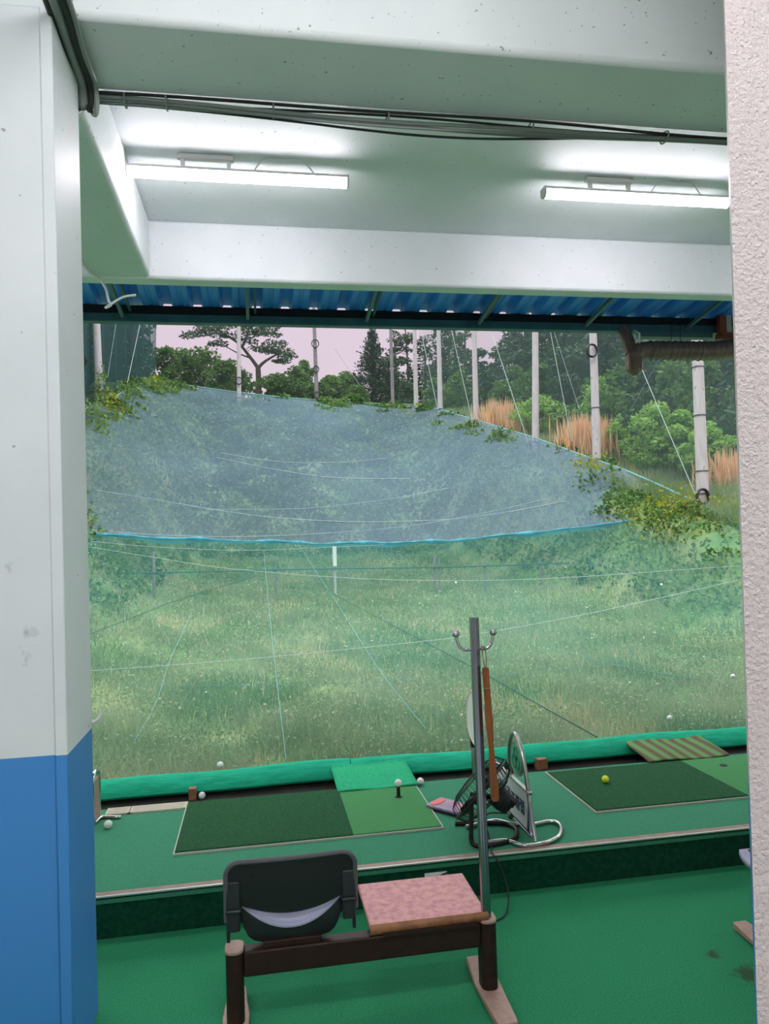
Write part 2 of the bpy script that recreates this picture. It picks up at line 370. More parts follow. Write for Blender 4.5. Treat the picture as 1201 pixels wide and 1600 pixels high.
# ------------------------------------------------------------------ interior things
def batten(x0, x1, y, z, label, glow, group):
    t = thing('fluorescent_lamp', label, 'lamp', ((x0+x1)/2, y, CEIL), group)
    n = 14; P = [(-.034*math.cos(math.pi*k/n), -.042*math.sin(math.pi*k/n)) for k in range(n+1)]
    MB().prism([(y+a, z+b) for a, b in P], 0, x0+.008, x1-.008).build('diffuser', glow, t)
    MB().box(x0, x1, y-.034, y+.034, z, z+.018).build('housing', M['lamp_body'], t, bevel=.004)
    for a, b in ((x0-.004, x0+.008), (x1-.008, x1+.004)):
        MB().prism([(y+1.05*p, z+1.05*q) for p, q in P]+[(y+.035, z+.018), (y-.035, z+.018)], 0, a, b).build('end_cap', M['lamp_body'], t)
    xm = x0+.28*(x1-x0)+.08
    mb = MB().box(xm-.15, xm+.15, y-.022, y+.022, CEIL-.03, CEIL)
    mb.build('ballast_box', M['lamp_body'], t, bevel=.01)
    for dx in (-.12, .12): MB().box(xm+dx-.01, xm+dx+.01, y-.01, y+.01, z+.018, CEIL-.03).build('bracket', M['lamp_body'], t)
    xa = x0+.70*(x1-x0)
    MB().tube(spline([(xa-.16, y-.01, z+.02), (xa-.10, y-.02, CEIL-.012), (xa, y-.02, CEIL-.008), (xa+.1, y-.02, CEIL-.012), (xa+.17, y-.01, z+.02)]), .004, 6).build('lead', M['cable_white'], t)
    return t
batten(-.632, .537, 3.972, 3.632, 'lit white tube lamp on the ceiling beside the side beam', M['glow'], 'tube lamps over the bays')
batten(1.674, 2.852, 3.972, 3.632, 'lit white tube lamp on the ceiling, partly behind the stucco pier', M['glow'], 'tube lamps over the bays')
for x in (-5.244, -2.938, 3.98, 6.286):
    batten(x, x+1.17, 3.972, 3.632, 'lit white tube lamp over a neighbouring bay', M['glow'], 'tube lamps over the neighbouring bays')
for i, (x, y) in enumerate([(-3.6, .9), (-.4, .7), (2.4, .2), (-2, -2.4), (1.5, -2.6), (5.4, -1)]):  # unseen lamps added behind the camera to fill the room with light
    batten(x, x+1.17, y, 3.632, 'unseen fill lamp added on the ceiling of the room behind the bays', M['fill_glow'], 'added fill lamps in the back of the room')

# cable bundles
def bundle(label, paths, ties, cat='cable'):
    t = thing('cable_bundle', label, cat, tuple(paths[0][0][0]))
    for pts, m, r in paths: MB().tube(spline(pts, 6), r, 7).build('cable', m, t)
    for a, rad in ties:
        MB().tube([(a[0], a[1]+rad*math.cos(q), a[2]+rad*.62*math.sin(q)) for q in np.linspace(0, 2*math.pi, 12, endpoint=False)], .004, 6, closed=True).build('cable_tie', M['cable_grey'], t)
    return t
paths = []; yb, zb = 2.835, ZB-.012
for k, (m, r, s) in enumerate([('cable_black', .006, .0), ('cable_grey', .008, .7), ('cable_grey', .006, 1.5), ('cable_black', .005, 2.4), ('cable_grey', .007, 3.1), ('cable_black', .005, 4.2)]):
    pts = []
    for i, x in enumerate(np.linspace(-.56, 3.2, 16)):
        sag = .004*math.sin(i*1.1+s)+.004*math.sin(i*.5+s*2)
        pts.append((x, yb-.028+.011*k+.006*math.sin(i*.8+s), zb-.004-.005*((k*2)%3)+sag-.02*math.exp(-((i-5)/3)**2)*(k%3)))
    paths.append((pts, M[m], r))
bundle('bundle of grey and black cables strung along the back edge of the near beam', paths, [((x, yb, zb-.012), .034) for x in (-.45, -.3, .1, .55, 1.15, 1.75, 2.2, 2.6)])
paths = []
for k, (m, r, off) in enumerate([('cable_grey', .016, 0), ('cable_black', .013, .030), ('cable_black', .010, -.026), ('cable_grey', .009, .05)]):
    xx = -.575+off*.9
    paths.append(([(xx, 1.6, ZB-.02-.01*k), (xx, 2.3, ZB-.022), (xx-.005, 2.55, ZB-.025-.004*k), (xx-.008, 2.74, ZB-.03), (xx-.02, 2.80, ZB-.075-.01*k), (-.60, 2.86, ZB-.02)], M[m], r))
bundle('thick black and grey cables running down the corner of the column and near beam', paths, [])
c = tag(MB().tube(spline([(-1.02, 4.4, 3.36), (-.97, 4.66, 3.335), (-.935, 4.775, 3.33), (-.90, 4.80, 3.27), (-.885, 4.80, 3.20), (-.87, 4.80, 3.17), (-.90, 4.79, 3.15), (-.80, 4.80, 3.22), (-.72, 4.81, 3.24)]), .008, 7).build('cable', M['cable_white'], at=(-.94, 4.775, 3.33)), 'loose white cable drooping below the end of the side beam', 'cable')
c = tag(MB().tube(spline([(-.594, 2.79, 1.03), (-.575, 2.80, 1.04), (-.565, 2.81, 1.07)]), .006, 6).build('cable_end', M['cable_white'], at=(-.594, 2.79, 1.03)), 'short white cable end poking out from the column at its colour line', 'cable')

# front rail wrapped in carpet, two lengths
def rail(x0, x1, label, ph):
    prof = [(4.722, .145), (4.735, .130), (4.80, .136), (4.875, .136), (4.885, .17), (4.872, .218), (4.84, .232), (4.80, .228), (4.76, .198), (4.728, .168)]
    n = 60; mb = MB(); V = []; k = len(prof)
    for i in range(n+1):
        x = x0+(x1-x0)*i/n; d = .006*math.sin(x*2.3+ph)+.004*math.sin(x*7+ph)
        for j, (y, z) in enumerate(prof): V.append((x, y+d*.6, max(z+d*(1 if z > .15 else .3), .1355 if y > 4.79 else 0)))
    Fc = [(i*k+j, (i+1)*k+j, (i+1)*k+(j+1) % k, i*k+(j+1) % k) for i in range(n) for j in range(k)]
    Fc += [tuple(range(k)), tuple(n*k+j for j in range(k))[::-1]]
    mb.add(V, Fc); t = thing('front_rail', label, 'rail', ((x0+x1)/2, 4.8, .135), 'carpet-wrapped rail along the edge of the bays')
    mb.build('carpet_wrap', M['rail'], t, angle=50)
rail(-6.9, .555, 'green carpet-wrapped rail along the range edge, length left of the seam', 0)
rail(.560, 7.9, 'green carpet-wrapped rail along the range edge, length right of the seam', 1.7)

# hitting mats
def mat_thing(label, xa, xm, xb, y0, y1, parts=()):
    t = thing('hitting_mat', label, 'mat', ((xa+xb)/2, (y0+y1)/2, .178), 'hitting mats')
    MB().box(xa+.008, xm, y0+.010, y1, .178, .194).build('turf_panel', M['turf'], t, bevel=.004)
    MB().box(xm, xb-.008, y0+.010, y1, .178, .193).build('striking_strip', M['turf_light'], t, bevel=.004)['label'] = 'lighter green striking strip'
    e = MB().box(xa, xb, y0, y0+.006, .178, .188).box(xa, xa+.006, y0+.006, y1+.03, .178, .188).box(xb-.006, xb, y0+.006, y1, .178, .190)
    e.build('edging', M['whiteline'], t)['label'] = 'thin white edging'
    return t
mat_thing('green hitting mat holding the tee with a white ball', -.43, .434, .893, 3.690, 4.385)
t = mat_thing('green hitting mat with a yellow ball on it', 1.715, 2.61, 3.08, 3.695, 4.36)
MB().lathe((2.80, 4.2, .1935), (0, 0, 1), [(0, .022), (.003, .022)]).build('tee_hole', M['rubber'], t)
fl = MB(); fx0, fx1 = .425, .905
P = spline([(0, 4.33, .199), (0, 4.40, .199), (0, 4.47, .203), (0, 4.60, .212), (0, 4.715, .215), (0, 4.745, .222)], 5)
fl.grid(lambda u, v: (fx0+(fx1-fx0)*u, P[int(round(v*(len(P)-1)))][1], P[int(round(v*(len(P)-1)))][2]+.004*math.sin(u*9)), 14, len(P)-1)
o = tag(fl.build('carpet_flap', M['flap'], at=(.665, 4.5, .199)), 'bright green carpet flap bridging the mat with the tee to the rail', 'carpet')
o.modifiers.new('thick', 'SOLIDIFY').thickness = .008
# striped mat draped from the platform edge onto the rail
t = thing('striped_mat', 'olive and brown striped mat lying between the yellow-ball mat and the rail', 'mat', (2.68, 4.5, .195))
sx0, sx1 = 2.40, 2.96
sp2 = spline([(0, 4.37, .199), (0, 4.46, .204), (0, 4.60, .212), (0, 4.70, .215), (0, 4.745, .222)], 5)
pm = MB().grid(lambda u, v: (sx0+.04*v+(sx1-sx0)*u, sp2[int(round(v*(len(sp2)-1)))][1], sp2[int(round(v*(len(sp2)-1)))][2]+.006*math.sin(u*7)), 30, len(sp2)-1)
o = pm.build('pile', M['striped'], t); o.modifiers.new('thick', 'SOLIDIFY').thickness = .008
mm = M['striped'].node_tree; wv = mm.nodes.new('ShaderNodeTexWave'); wv.bands_direction = 'X'; wv.inputs['Scale'].default_value = 3.6; wv.inputs['Distortion'].default_value = .3
tcx = mm.nodes.new('ShaderNodeTexCoord'); mm.links.new(tcx.outputs['Object'], wv.inputs['Vector'])
rr = mm.nodes.new('ShaderNodeValToRGB'); rr.color_ramp.elements[0].position = .42; rr.color_ramp.elements[1].position = .58
rr.color_ramp.elements[0].color = (.10, .085, .05, 1); rr.color_ramp.elements[1].color = (.11, .24, .07, 1)
mm.links.new(wv.outputs[0], rr.inputs[0]); mm.links.new(rr.outputs[0], mm.nodes['Principled BSDF'].inputs['Base Color'])
# beige floor grate
t = thing('floor_grate', 'beige slotted plastic drain grate behind the left hitting mat', 'grate', (-.63, 4.36, .178))
for gx0, gx1 in ((-.86, -.735), (-.731, -.43)):
    gm = MB()
    for k in range(5): gm.box(gx0, gx1, 4.318+k*.021, 4.331+k*.021, .178, .188)
    gm.box(gx0, gx0+.008, 4.318, 4.415, .178, .187).box(gx1-.008, gx1, 4.318, 4.415, .178, .187)
    gm.build('grate_panel', M['grate'], t)
# rolled lip of carpet at the platform edge
# balls
BR = .0214
b0 = None
def ball(loc, label, m=None, cat='golf ball', group='white golf balls'):
    global b0
    if b0 is None:
        b0 = MB().sphere((0, 0, 0), BR, 24, 14).build('golf_ball', M['white_ball'], at=(0, 0, 0)); o = b0
    elif m: o = MB().sphere((0, 0, 0), BR, 24, 14).build('golf_ball', m, at=(0, 0, 0))
    else: o = b0.copy(); COL.objects.link(o)
    o.location = loc; tag(o, label, cat, group if not m else None); return o
ball((-.806, 4.13, .178+BR), 'white golf ball on the platform carpet beside the blue column')
ball((.752, 4.165, .251+BR*.9), 'white golf ball sitting on the black rubber tee')
ball((.925, 4.375, .178+BR), 'white golf ball at the platform edge right of the carpet flap')
ball((1.962, 4.08, .195+BR), 'yellow golf ball on the dark turf of the right mat', M['yellow_ball'])
ball((-.370, 4.70, -.04+BR+.14), 'white golf ball in the dark gap beside the left wood block')
tee = tag(MB().lathe((.752, 4.165, .193), (0, 0, 1), [(0, .020), (.004, .018), (.006, .011), (.05, .0095), (.058, .013)], 18).build('rubber_tee', M['rubber'], at=(.752, 4.165, .193)), 'black rubber tee standing on the light striking strip', 'tee')
# support for the block and the ball in the gap: timber ledge under the rail
lg = tag(MB().box(-6.9, 7.9, 4.66, 4.775, .06, .10).build('timber_ledge', M['concrete'], at=(0, 4.7, .06)), 'timber ledge in the gap below the green rail, coloured dark as shade', 'ledge')
lg2 = MB().box(-6.9, 7.9, 4.775, 4.792, .04, .11).build('bearer', M['concrete'], lg)
def block(x, y, sx, label, rz=0):
    mb = MB().obox((0, 0, .035), ((math.cos(rz), math.sin(rz), 0), (-math.sin(rz), math.cos(rz), 0), (0, 0, 1)), (sx/2, .03, .035))
    o = mb.build('wood_block', M['raw_wood'], at=(0, 0, 0), bevel=.003); o.location = (x, y, .10); return tag(o, label, 'wood block', 'wood blocks under the rail')
block(-.425, 4.715, .045, 'small upright wood block in the gap beside a white ball')
block(1.815, 4.715, .07, 'reddish wood block in the gap behind the chrome hoop', .25)

# ------------------------------------------------------------------ bench
def bench():
    t = thing('waiting_bench', 'brown steel waiting bench with charcoal chair, rose table top and coat pole', 'bench', (.335, 2.64, 0))
    for x, nm in ((-.11, 0), (.786, 1)):
        # long tapered foot plate
        f = MB().prism([(x-.030, 2.83), (x+.030, 2.83), (x+.046, 2.66), (x+.036, 2.44), (x+.033, 2.42), (x-.033, 2.42), (x-.036, 2.44), (x-.046, 2.66)], 2, .012, .03)
        f.v = [(a, b, c-(.012 if abs(b-2.64) > .1 and c < .02 else 0)) for a, b, c in f.v]
        f.build('foot', M['tan_metal'], t, bevel=.004)['label'] = 'pinkish tan foot plate'
        def sr(hx, hy, r, n=5):
            o = []
            for cx, cy, a0 in ((hx-r, hy-r, 0), (-hx+r, hy-r, 90), (-hx+r, -hy+r, 180), (hx-r, -hy+r, 270)):
                for k in range(n+1):
                    a = math.radians(a0+90*k/n); o.append((x+cx+r*math.cos(a), 2.64+cy+r*math.sin(a)))
            return o
        MB().prism(sr(.030, .040, .026), 2, .03, .262).build('post', M['brown_metal'], t)
        MB().prism(sr(.032, .042, .027), 2, .262, .274).build('post_cap', M['tan_metal'], t, bevel=.003)
    MB().box(-.08, .756, 2.612, 2.668, .178, .262).build('crossbeam', M['brown_metal'], t, bevel=.006)
    # table top
    tt = MB().box(.357, .787, 2.615, 2.955, .274, .292).build('table_top', M['laminate'], t, bevel=.006); tt['label'] = 'rose marbled table top'
    n = 8; pr = [(2.615+.006-.013*math.sin(math.pi*k/n), .279-.018*math.cos(math.pi*k/n)+.002) for k in range(n+1)]
    MB().prism([(2.6215, .263), (2.6215, .2925)]+pr[::-1], 0, .357, .787).build('edge_band', M['wood_edge'], tt)['label'] = 'orange-brown burl edge'
    MB().box(.40, .74, 2.60, 2.70, .262, .274).build('table_bracket', M['brown_metal'], t)
    # coat pole with two hooks
    pole = MB(); n = 28
    Pp = [(.0165*(1+(.10 if k % 4 < 2 else -.04))*math.cos(2*math.pi*k/n), .0165*(1+(.10 if k % 4 < 2 else -.04))*math.sin(2*math.pi*k/n)) for k in range(n)]
    pole.add([(.786+a+(.0 if z < 1 else -.008), 2.637+b, z) for z in (.274, 1.352) for a, b in Pp],
             [tuple(range(n))[::-1], tuple(range(n, 2*n))]+[(i, (i+1) % n, n+(i+1) % n, n+i) for i in range(n)])
    cp = pole.build('coat_pole', M['pole_chrome'], t, angle=60); cp['label'] = 'fluted chrome coat pole'
    for s in (-1, 1):
        hk = MB().tube(spline([(.778+.012*s, 2.637, 1.238), (.778+.035*s, 2.637, 1.236), (.778+.055*s, 2.637, 1.245), (.778+.066*s, 2.637, 1.268), (.778+.070*s, 2.637, 1.290)], 5), .0058, 10).build('hook', M['chrome'], cp)
        MB().sphere((.778+.071*s, 2.637, 1.297), .0145, 18, 12).build('hook_knob', M['chrome'], cp)
    # chair: moulded back seen from behind
    cx, hw = .088, .222
    def back_y(x, z): return 2.60+.30*(.57-z)*.35+.012*(((x-cx)/hw)**2)
    pts = []
    r = .05
    top, bot = .567, .385
    # upper panel: rounded top corners, lower edge bowed down
    N = 40; up = []; lo = []
    for i in range(N+1):
        u = math.sin(math.pi/2*(-1+2*i/N)); x = cx+hw*u
        d = max(abs(u*hw)-(hw-r), 0); zt = top-(r-math.sqrt(max(r*r-d*d, 0)))
        zb2 = .440-.066*(1-u*u)
        up.append((x, zt)); lo.append((x, zb2))
    def shell(rows, th, name, m, yf, parent=t, label=None):
        V = []; K = len(rows[0])
        for row in rows:
            for x, z in row: V.append((x, yf(x, z), z))
        R = len(rows); n0 = len(V)
        V += [(a, b+th, c) for a, b, c in V]
        Fc = [(j*K+i, j*K+i+1, (j+1)*K+i+1, (j+1)*K+i) for j in range(R-1) for i in range(K-1)]
        Fc += [(n0+j*K+i, n0+(j+1)*K+i, n0+(j+1)*K+i+1, n0+j*K+i+1) for j in range(R-1) for i in range(K-1)]
        for i in range(K-1): Fc += [(i, n0+i, n0+i+1, i+1), ((R-1)*K+i, (R-1)*K+i+1, n0+(R-1)*K+i+1, n0+(R-1)*K+i)]
        for j in range(R-1): Fc += [(j*K, (j+1)*K, n0+(j+1)*K, n0+j*K), (j*K+K-1, n0+j*K+K-1, n0+(j+1)*K+K-1, (j+1)*K+K-1)]
        o = MB().add(V, Fc).build(name, m, parent, angle=50, bevel=.003)
        if label: o['label'] = label
        return o
    rows = [[(a[0], a[1]*(1-k/6)+b[1]*k/6) for a, b in zip(lo, up)] for k in range(7)]
    bk = shell(rows, .018, 'backrest', M['black_plastic'], back_y)
    # raised rim around the top and the sides, its lighter grey a painted highlight
    rim = [(x, back_y(x, z)-.004, z+.002) for x, z in [(cx-hw, .36), (cx-hw, .44)]]+[(x, back_y(x, z)-.004, z+.002) for x, z in up[1:-1]]+[(x, back_y(x, z)-.004, z+.002) for x, z in [(cx+hw, .44), (cx+hw, .36)]]
    MB().tube(rim, .0085, 8).build('rim', M['rim_highlight'], bk)
    for u in (-.62, .66):
        for z in (.415, .52):
            MB().lathe((cx+hw*u*.95, back_y(cx+hw*u, z)+.001, z), (0, -1, 0), [(0, .006), (.003, .006), (.0035, .003)], 10).build('screw_cap', M['rubber'], bk)
    for s in (-1, 1):
        a = MB().box(cx+s*(hw-.024)-.024, cx+s*(hw-.024)+.024, 2.612, 2.648, .405, .50).box(cx+s*(hw-.024)-.022, cx+s*(hw-.024)+.022, 2.614, 2.648, .33, .398).box(cx+s*(hw-.024)-.027, cx+s*(hw-.024)+.027, 2.606, 2.65, .394, .408)
        a.build('hinge_arm', M['dark_plastic'], t, bevel=.006)
        MB().prism([(2.655, .47), (2.675, .45), (2.68, .36), (2.665, .285), (2.648, .28), (2.645, .34)], 0, cx+s*(hw-.004)-.006, cx+s*(hw-.004)+.006).build('side_fin', M['dark_plastic'], t, bevel=.003)
    # bowl-shaped rear of the seat with a pale lip
    rows = []
    for k in range(9):
        q = k/8; row = []
        for i in range(N+1):
            u = -1+2*i/N; x = cx+.186*u*(.70+.30*math.sqrt(q))
            ztop = .412-.080*(1-u*u); zl = .262+.016*u*u
            row.append((x, zl+(ztop-zl)*q))
        rows.append(row)
    yb_ = lambda x, z: 2.640-.026*math.sin(min(max((z-.26)/.12, 0), 1)*math.pi*.6)+.03*((x-cx)/.18)**2
    st = shell(rows, .02, 'seat_shell', M['dark_plastic'], yb_)
    V = []; 
    for i in range(N+1):
        u = -1+2*i/N; x = cx+.176*u; wd = 1-abs(u)**6*.35
        z0 = .412-.080*(1-u*u); yy = yb_(x, z0)
        V += [(x, yy-.004, z0-.006), (x, yy-.004, z0+.004), (x, yy+.066*wd, z0+.040*wd), (x, yy+.070*wd, z0+.028*wd)]
    Fc = [(4*i+j, 4*i+4+j, 4*i+4+(j+1) % 4, 4*i+(j+1) % 4) for i in range(N) for j in range(4)]+[(0, 1, 2, 3), (4*N+3, 4*N+2, 4*N+1, 4*N)]
    MB().add(V, Fc).build('seat_lip', M['lilac'], st, angle=60, bevel=.002)['label'] = 'pale lilac crescent lip'
    se = MB()
    se.grid(lambda u, v: (cx+(u-.5)*.32*(.7+.3*min(v*2.5, 1))*(1-.16*(v**4)), 2.70+.20*v, .292-.015*math.sin(v*math.pi)-.03*(1-(2*u-1)**4)*(1-v)*.5-.006*v), 20, 12)
    o = se.build('seat', M['lilac'], t, angle=60); o.modifiers.new('thick', 'SOLIDIFY').thickness = .022
    MB().box(cx-.10, cx+.10, 2.62, 2.90, .262, .285).build('seat_bracket', M['brown_metal'], t, bevel=.003)
    return t
bn = bench()
dup(bn, (.335+2.035, 2.64, 0), 'second waiting bench almost wholly hidden behind the stucco pier')
bn['group'] = 'waiting benches'; [o for o in COL.objects if o.name.startswith('waiting_bench.')][0]['group'] = 'waiting benches'

# wooden shoehorn hanging from the right hook
t = thing('wooden_shoehorn', 'long orange-brown wooden shoehorn hanging by a cord from the coat hook', 'shoehorn', (.806, 2.60, 1.233))
prof = [(0, .0115), (.012, .0125), (.05, .0120), (.13, .0118), (.19, .0138), (.235, .0120), (.29, .0085), (.33, .0110), (.37, .0130), (.45, .0150), (.475, .0148), (.487, .010)]
V = []
for s, hw in prof:
    c0 = np.array([.804, 2.602, 1.174])+np.array([.045, .015, -1.0])*s*.995
    V += [c0+np.array([-hw, -.004, 0]), c0+np.array([hw, -.004, 0]), c0+np.array([hw, .005, 0]), c0+np.array([-hw, .005, 0])]
n = len(prof); Fc = [(4*i+j, 4*i+(j+1) % 4, 4*i+4+(j+1) % 4, 4*i+4+j) for i in range(n-1) for j in range(4)]+[(3, 2, 1, 0), tuple(4*n-4+j for j in range(4))]
MB().add(V, Fc).build('blade', M['wood'], t, angle=60, bevel=.002)
MB().tube(spline([(.802, 2.597, 1.166), (.797, 2.60, 1.20), (.800, 2.625, 1.2445), (.806, 2.640, 1.2455), (.812, 2.625, 1.240), (.808, 2.60, 1.20), (.804, 2.597, 1.166)], 5), .0016, 6).build('hanging_cord', M['rust'], t)
MB().tube([(.790, 2.595, 1.10), (.820, 2.595, 1.10)], .0012, 5).build('band', M['tan_metal'], t)

# ------------------------------------------------------------------ bay divider with sign
X = 1.267; zf = .178
t = thing('bay_divider', 'chrome tube bay divider with hooped top and white lettered sign board', 'stand', (X, 3.8, zf))
hoop = spline([(X, 3.395, zf+.02), (X, 3.44, .30), (X, 3.49, .466), (X, 3.53, .555), (X, 3.575, .615), (X, 3.635, .642), (X, 3.695, .615), (X, 3.728, .55), (X, 3.735, .47), (X, 3.735, .40)], 6)
MB().tube(hoop, .0105, 12).build('hoop', M['steel'], t)
MB().tube(spline([(X, 4.41, zf), (X, 4.41, .25), (X, 4.415, .33), (X, 4.425, .372)], 4), .011, 12).build('rear_upright', M['steel'], t)
foot = spline([(1.0, 3.66, .19), (1.115, 3.695, .19), (1.18, 3.700, .19), (1.24, 3.64, .19), (1.338, 3.61, .19), (1.42, 3.625, .19), (1.462, 3.60, .19), (1.452, 3.53, .19), (1.40, 3.44, .19), (1.33, 3.39, .19), (1.267, 3.375, .19), (1.193, 3.385, .19), (1.14, 3.45, .19), (1.04, 3.455, .19)], 6)
MB().tube(foot, .0105, 12).build('foot_loop', M['chrome'], t)
MB().box(X-.05, X+.05, 3.383, 3.405, .178, .181).build('base_plate', M['steel'], t)
bd = MB().lathe((X-.006, 3.615, .520), (1, 0, 0), [(0, .078), (.012, .078)], 32).build('badge', M['badge'], t, bevel=.002); bd['label'] = 'round green badge with line emblem'
MB().tube([(X, 3.615+.082*math.cos(a), .520+.082*math.sin(a)) for a in np.linspace(0, 2*math.pi, 32, endpoint=False)], .007, 8, closed=True).build('badge_ring', M['steel'], bd)
em = MB()
for ph, rr_ in ((90, .034), (210, .034), (330, .034)):
    cy, cz = 3.615+.026*math.cos(math.radians(ph)), .520+.026*math.sin(math.radians(ph))
    em.tube([(X-.0075, cy+rr_*.72*math.cos(a), cz+rr_*math.sin(a)) for a in np.linspace(0, 2*math.pi, 20, endpoint=False)], .003, 5, closed=True)
em.build('emblem', M['logo_green'], bd)
sg = MB().box(X-.006, X+.006, 3.45, 4.00, .215, .398).build('sign_panel', M['white_panel'], t); sg['label'] = 'white sign board with dark lettering'
fr = MB().box(X-.010, X+.010, 3.44, 4.01, .398, .410).box(X-.010, X+.010, 3.44, 4.01, .196, .208).box(X-.009, X+.009, 4.0, 4.03, .196, .41)
fr.build('sign_frame', M['steel'], t, bevel=.002)
MB().box(X-.0085, X-.006, 3.45, 4.0, .2085, .217).build('sign_border', M['navy'], sg)
MB().prism([(3.455, .395), (3.49, .215), (3.455, .215)], 0, X-.0075, X-.006).build('sign_flash', M['navy'], sg)
fc = bpy.data.curves.new('lettering', 'FONT'); fc.body = '안산골프클럽'; fc.size = .074; fc.align_x = 'CENTER'; fc.extrude = .0012; fc.offset = .0012
fo = bpy.data.objects.new('lettering', fc); COL.objects.link(fo)
dg = bpy.context.evaluated_depsgraph_get(); me = bpy.data.meshes.new_from_object(fo.evaluated_get(dg)); bpy.data.objects.remove(fo)
rot = Matrix(((0, 0, -1), (-1, 0, 0), (0, 1, 0)))
me.transform(Matrix.Translation(Vector((X-.0075, 3.715, .280))-Vector(origin(sg)))@rot.to_4x4())
me.materials.clear(); o = finish('lettering', me, M['navy'], sg, None, smooth=False); o['label'] = 'dark navy lettering'
pl = MB().lathe((X-.008, 4.335, .560), (1, 0, 0), [(0, .155), (.006, .16), (.016, .155)], 36).build('round_plate', M['white_plastic'], t, angle=50); pl['label'] = 'round white plate with pale pink rim'
MB().tube([(X-.002, 4.335+.158*math.cos(a), .56+.158*math.sin(a)) for a in np.linspace(0, 2*math.pi, 40, endpoint=False)], .012, 8, closed=True).build('plate_rim', M['pink_plastic'], pl)
MB().box(X-.012, X+.012, 4.40, 4.43, .365, .42).build('plate_clip', M['black_plastic'], t)
# left divider, mostly behind the column
t = thing('bay_divider', 'brown-panelled metal bay divider showing past the blue column', 'stand', (-.885, 4.24, zf))
MB().tube(spline([(-.885, 4.14, zf+.01), (-.885, 4.14, .40), (-.885, 4.17, .44), (-.885, 4.22, .455), (-.885, 4.275, .44), (-.885, 4.30, .40), (-.885, 4.30, zf+.01)], 6), .010, 10).build('hoop', M['chrome'], t)
MB().box(-.889, -.881, 4.15, 4.29, .20, .41).build('panel', M['tan_metal'], t)
MB().tube(spline([(-.885, 4.20, .188), (-.87, 4.28, .188), (-.83, 4.275, .188), (-.79, 4.262, .188), (-.765, 4.262, .186)], 5), .009, 10).build('foot', M['chrome'], t)

# ------------------------------------------------------------------ floor fan, box, outlet
fcn = ony(752, 1233, 3.56); nrm = np.array([-.66, .38, .65]); nrm /= np.linalg.norm(nrm)
t = thing('floor_fan', 'black wire-cage floor fan tilted upward beside the coat pole', 'fan', (.985, 3.50, zf))
A = np.cross(nrm, [0, 0, 1]); A /= np.linalg.norm(A); B = np.cross(nrm, A); RF = .185
def ring(r, off, rad, n=40): return MB().tube([fcn+nrm*off+r*(math.cos(a)*A+math.sin(a)*B) for a in np.linspace(0, 2*math.pi, n, endpoint=False)], rad, 6, closed=True)
def cage(s, name):
    mb = MB()
    for k in range(44):
        a = 2*math.pi*k/44; d = math.cos(a)*A+math.sin(a)*B
        mb.tube([fcn+nrm*s*.075*1.0+d*.045, fcn+nrm*s*.070+d*.11, fcn+nrm*s*.045+d*.165, fcn+d*RF], .0016, 4, caps=False)
    for r_, o_ in ((.09, .072), (.14, .058)):
        mb.tube([fcn+nrm*s*o_+r_*(math.cos(a)*A+math.sin(a)*B) for a in np.linspace(0, 2*math.pi, 40, endpoint=False)], .002, 4, closed=True)
    mb.lathe(fcn+nrm*s*.072, nrm, [(0, .05), (.006*s, .046)], 24)
    return mb.build(name, M['black_metal'], t)
cage(1, 'front_grille'); cage(-1, 'rear_grille'); ring(RF, 0, .006).build('cage_rim', M['black_metal'], t)
for k in range(3):
    a0 = 2*math.pi*k/3; V = []
    for r_ in np.linspace(.03, .16, 6):
        for q in (-1, 1):
            a = a0+q*(.42-.6*(r_-.09)**2*10); V.append(fcn+r_*(math.cos(a)*A+math.sin(a)*B)+nrm*q*.018)
    o = MB().add(V, [(2*i, 2*i+1, 2*i+3, 2*i+2) for i in range(5)]).build('blade', M['dark_plastic'], t); o.modifiers.new('thick', 'SOLIDIFY').thickness = .003
mo = MB().lathe(fcn+np.array([.012, 0, .028])-nrm*.07, -nrm, [(0, .052), (.05, .052), (.085, .042), (.10, .02)], 24).build('motor_housing', M['black_plastic'], t)
kn = fcn-nrm*.12+np.array([.045, -.02, .035])
MB().obox(kn, (nrm, A, B), (.03, .022, .016)).build('control_box', M['black_plastic'], t, bevel=.004)
MB().lathe(fcn-nrm*.175, -nrm, [(0, .012), (.02, .012)], 14).build('knob', M['black_plastic'], t)
pv = np.array([.982, 3.47, .395])
MB().tube(spline([(fcn[0]-.06, fcn[1]-.09, fcn[2]-.03), pv+np.array([.02, -.02, .01]), pv, (.975, 3.46, .33), (.966, 3.445, .25), (.965, 3.44, .215), (.975, 3.43, .195), (1.02, 3.42, .190), (1.10, 3.43, .190), (1.18, 3.46, .190), (1.225, 3.54, .190), (1.232, 3.61, .190), (1.20, 3.66, .190), (1.10, 3.69, .190), (.96, 3.72, .190)], 5), .0115, 10).build('stand_tube', M['black_metal'], t)
MB().tube([fcn-nrm*.05+A*.0, pv+np.array([.0, -.005, .02])], .014, 10).build('yoke', M['black_metal'], t)
MB().lathe(pv+np.array([-.006, -.02, .0]), (0, -1, 0), [(0, .016), (.014, .016)], 14).build('tilt_screw', M['black_plastic'], t)
cord = spline([fcn-nrm*.16, (1.06, 3.50, .30), (1.065, 3.48, .196), (1.05, 3.40, .190), (1.03, 3.34, .192), (1.045, 3.31, .17), (1.07, 3.28, .10), (1.065, 3.22, .03), (1.00, 3.12, .006), (.86, 3.10, .006), (.80, 3.22, .008), (.845, 3.305, .05), (.83, 3.325, .10), (.815, 3.325, .128), (.80, 3.33, .118)], 6)
MB().tube(cord, .0035, 6).build('power_cord', M['cable_black'], t)
MB().tube([(.802, 3.330, .118), (.782, 3.338, .104), (.772, 3.343, .100)], [.007, .011, .012], 10).build('plug', M['rubber'], t)
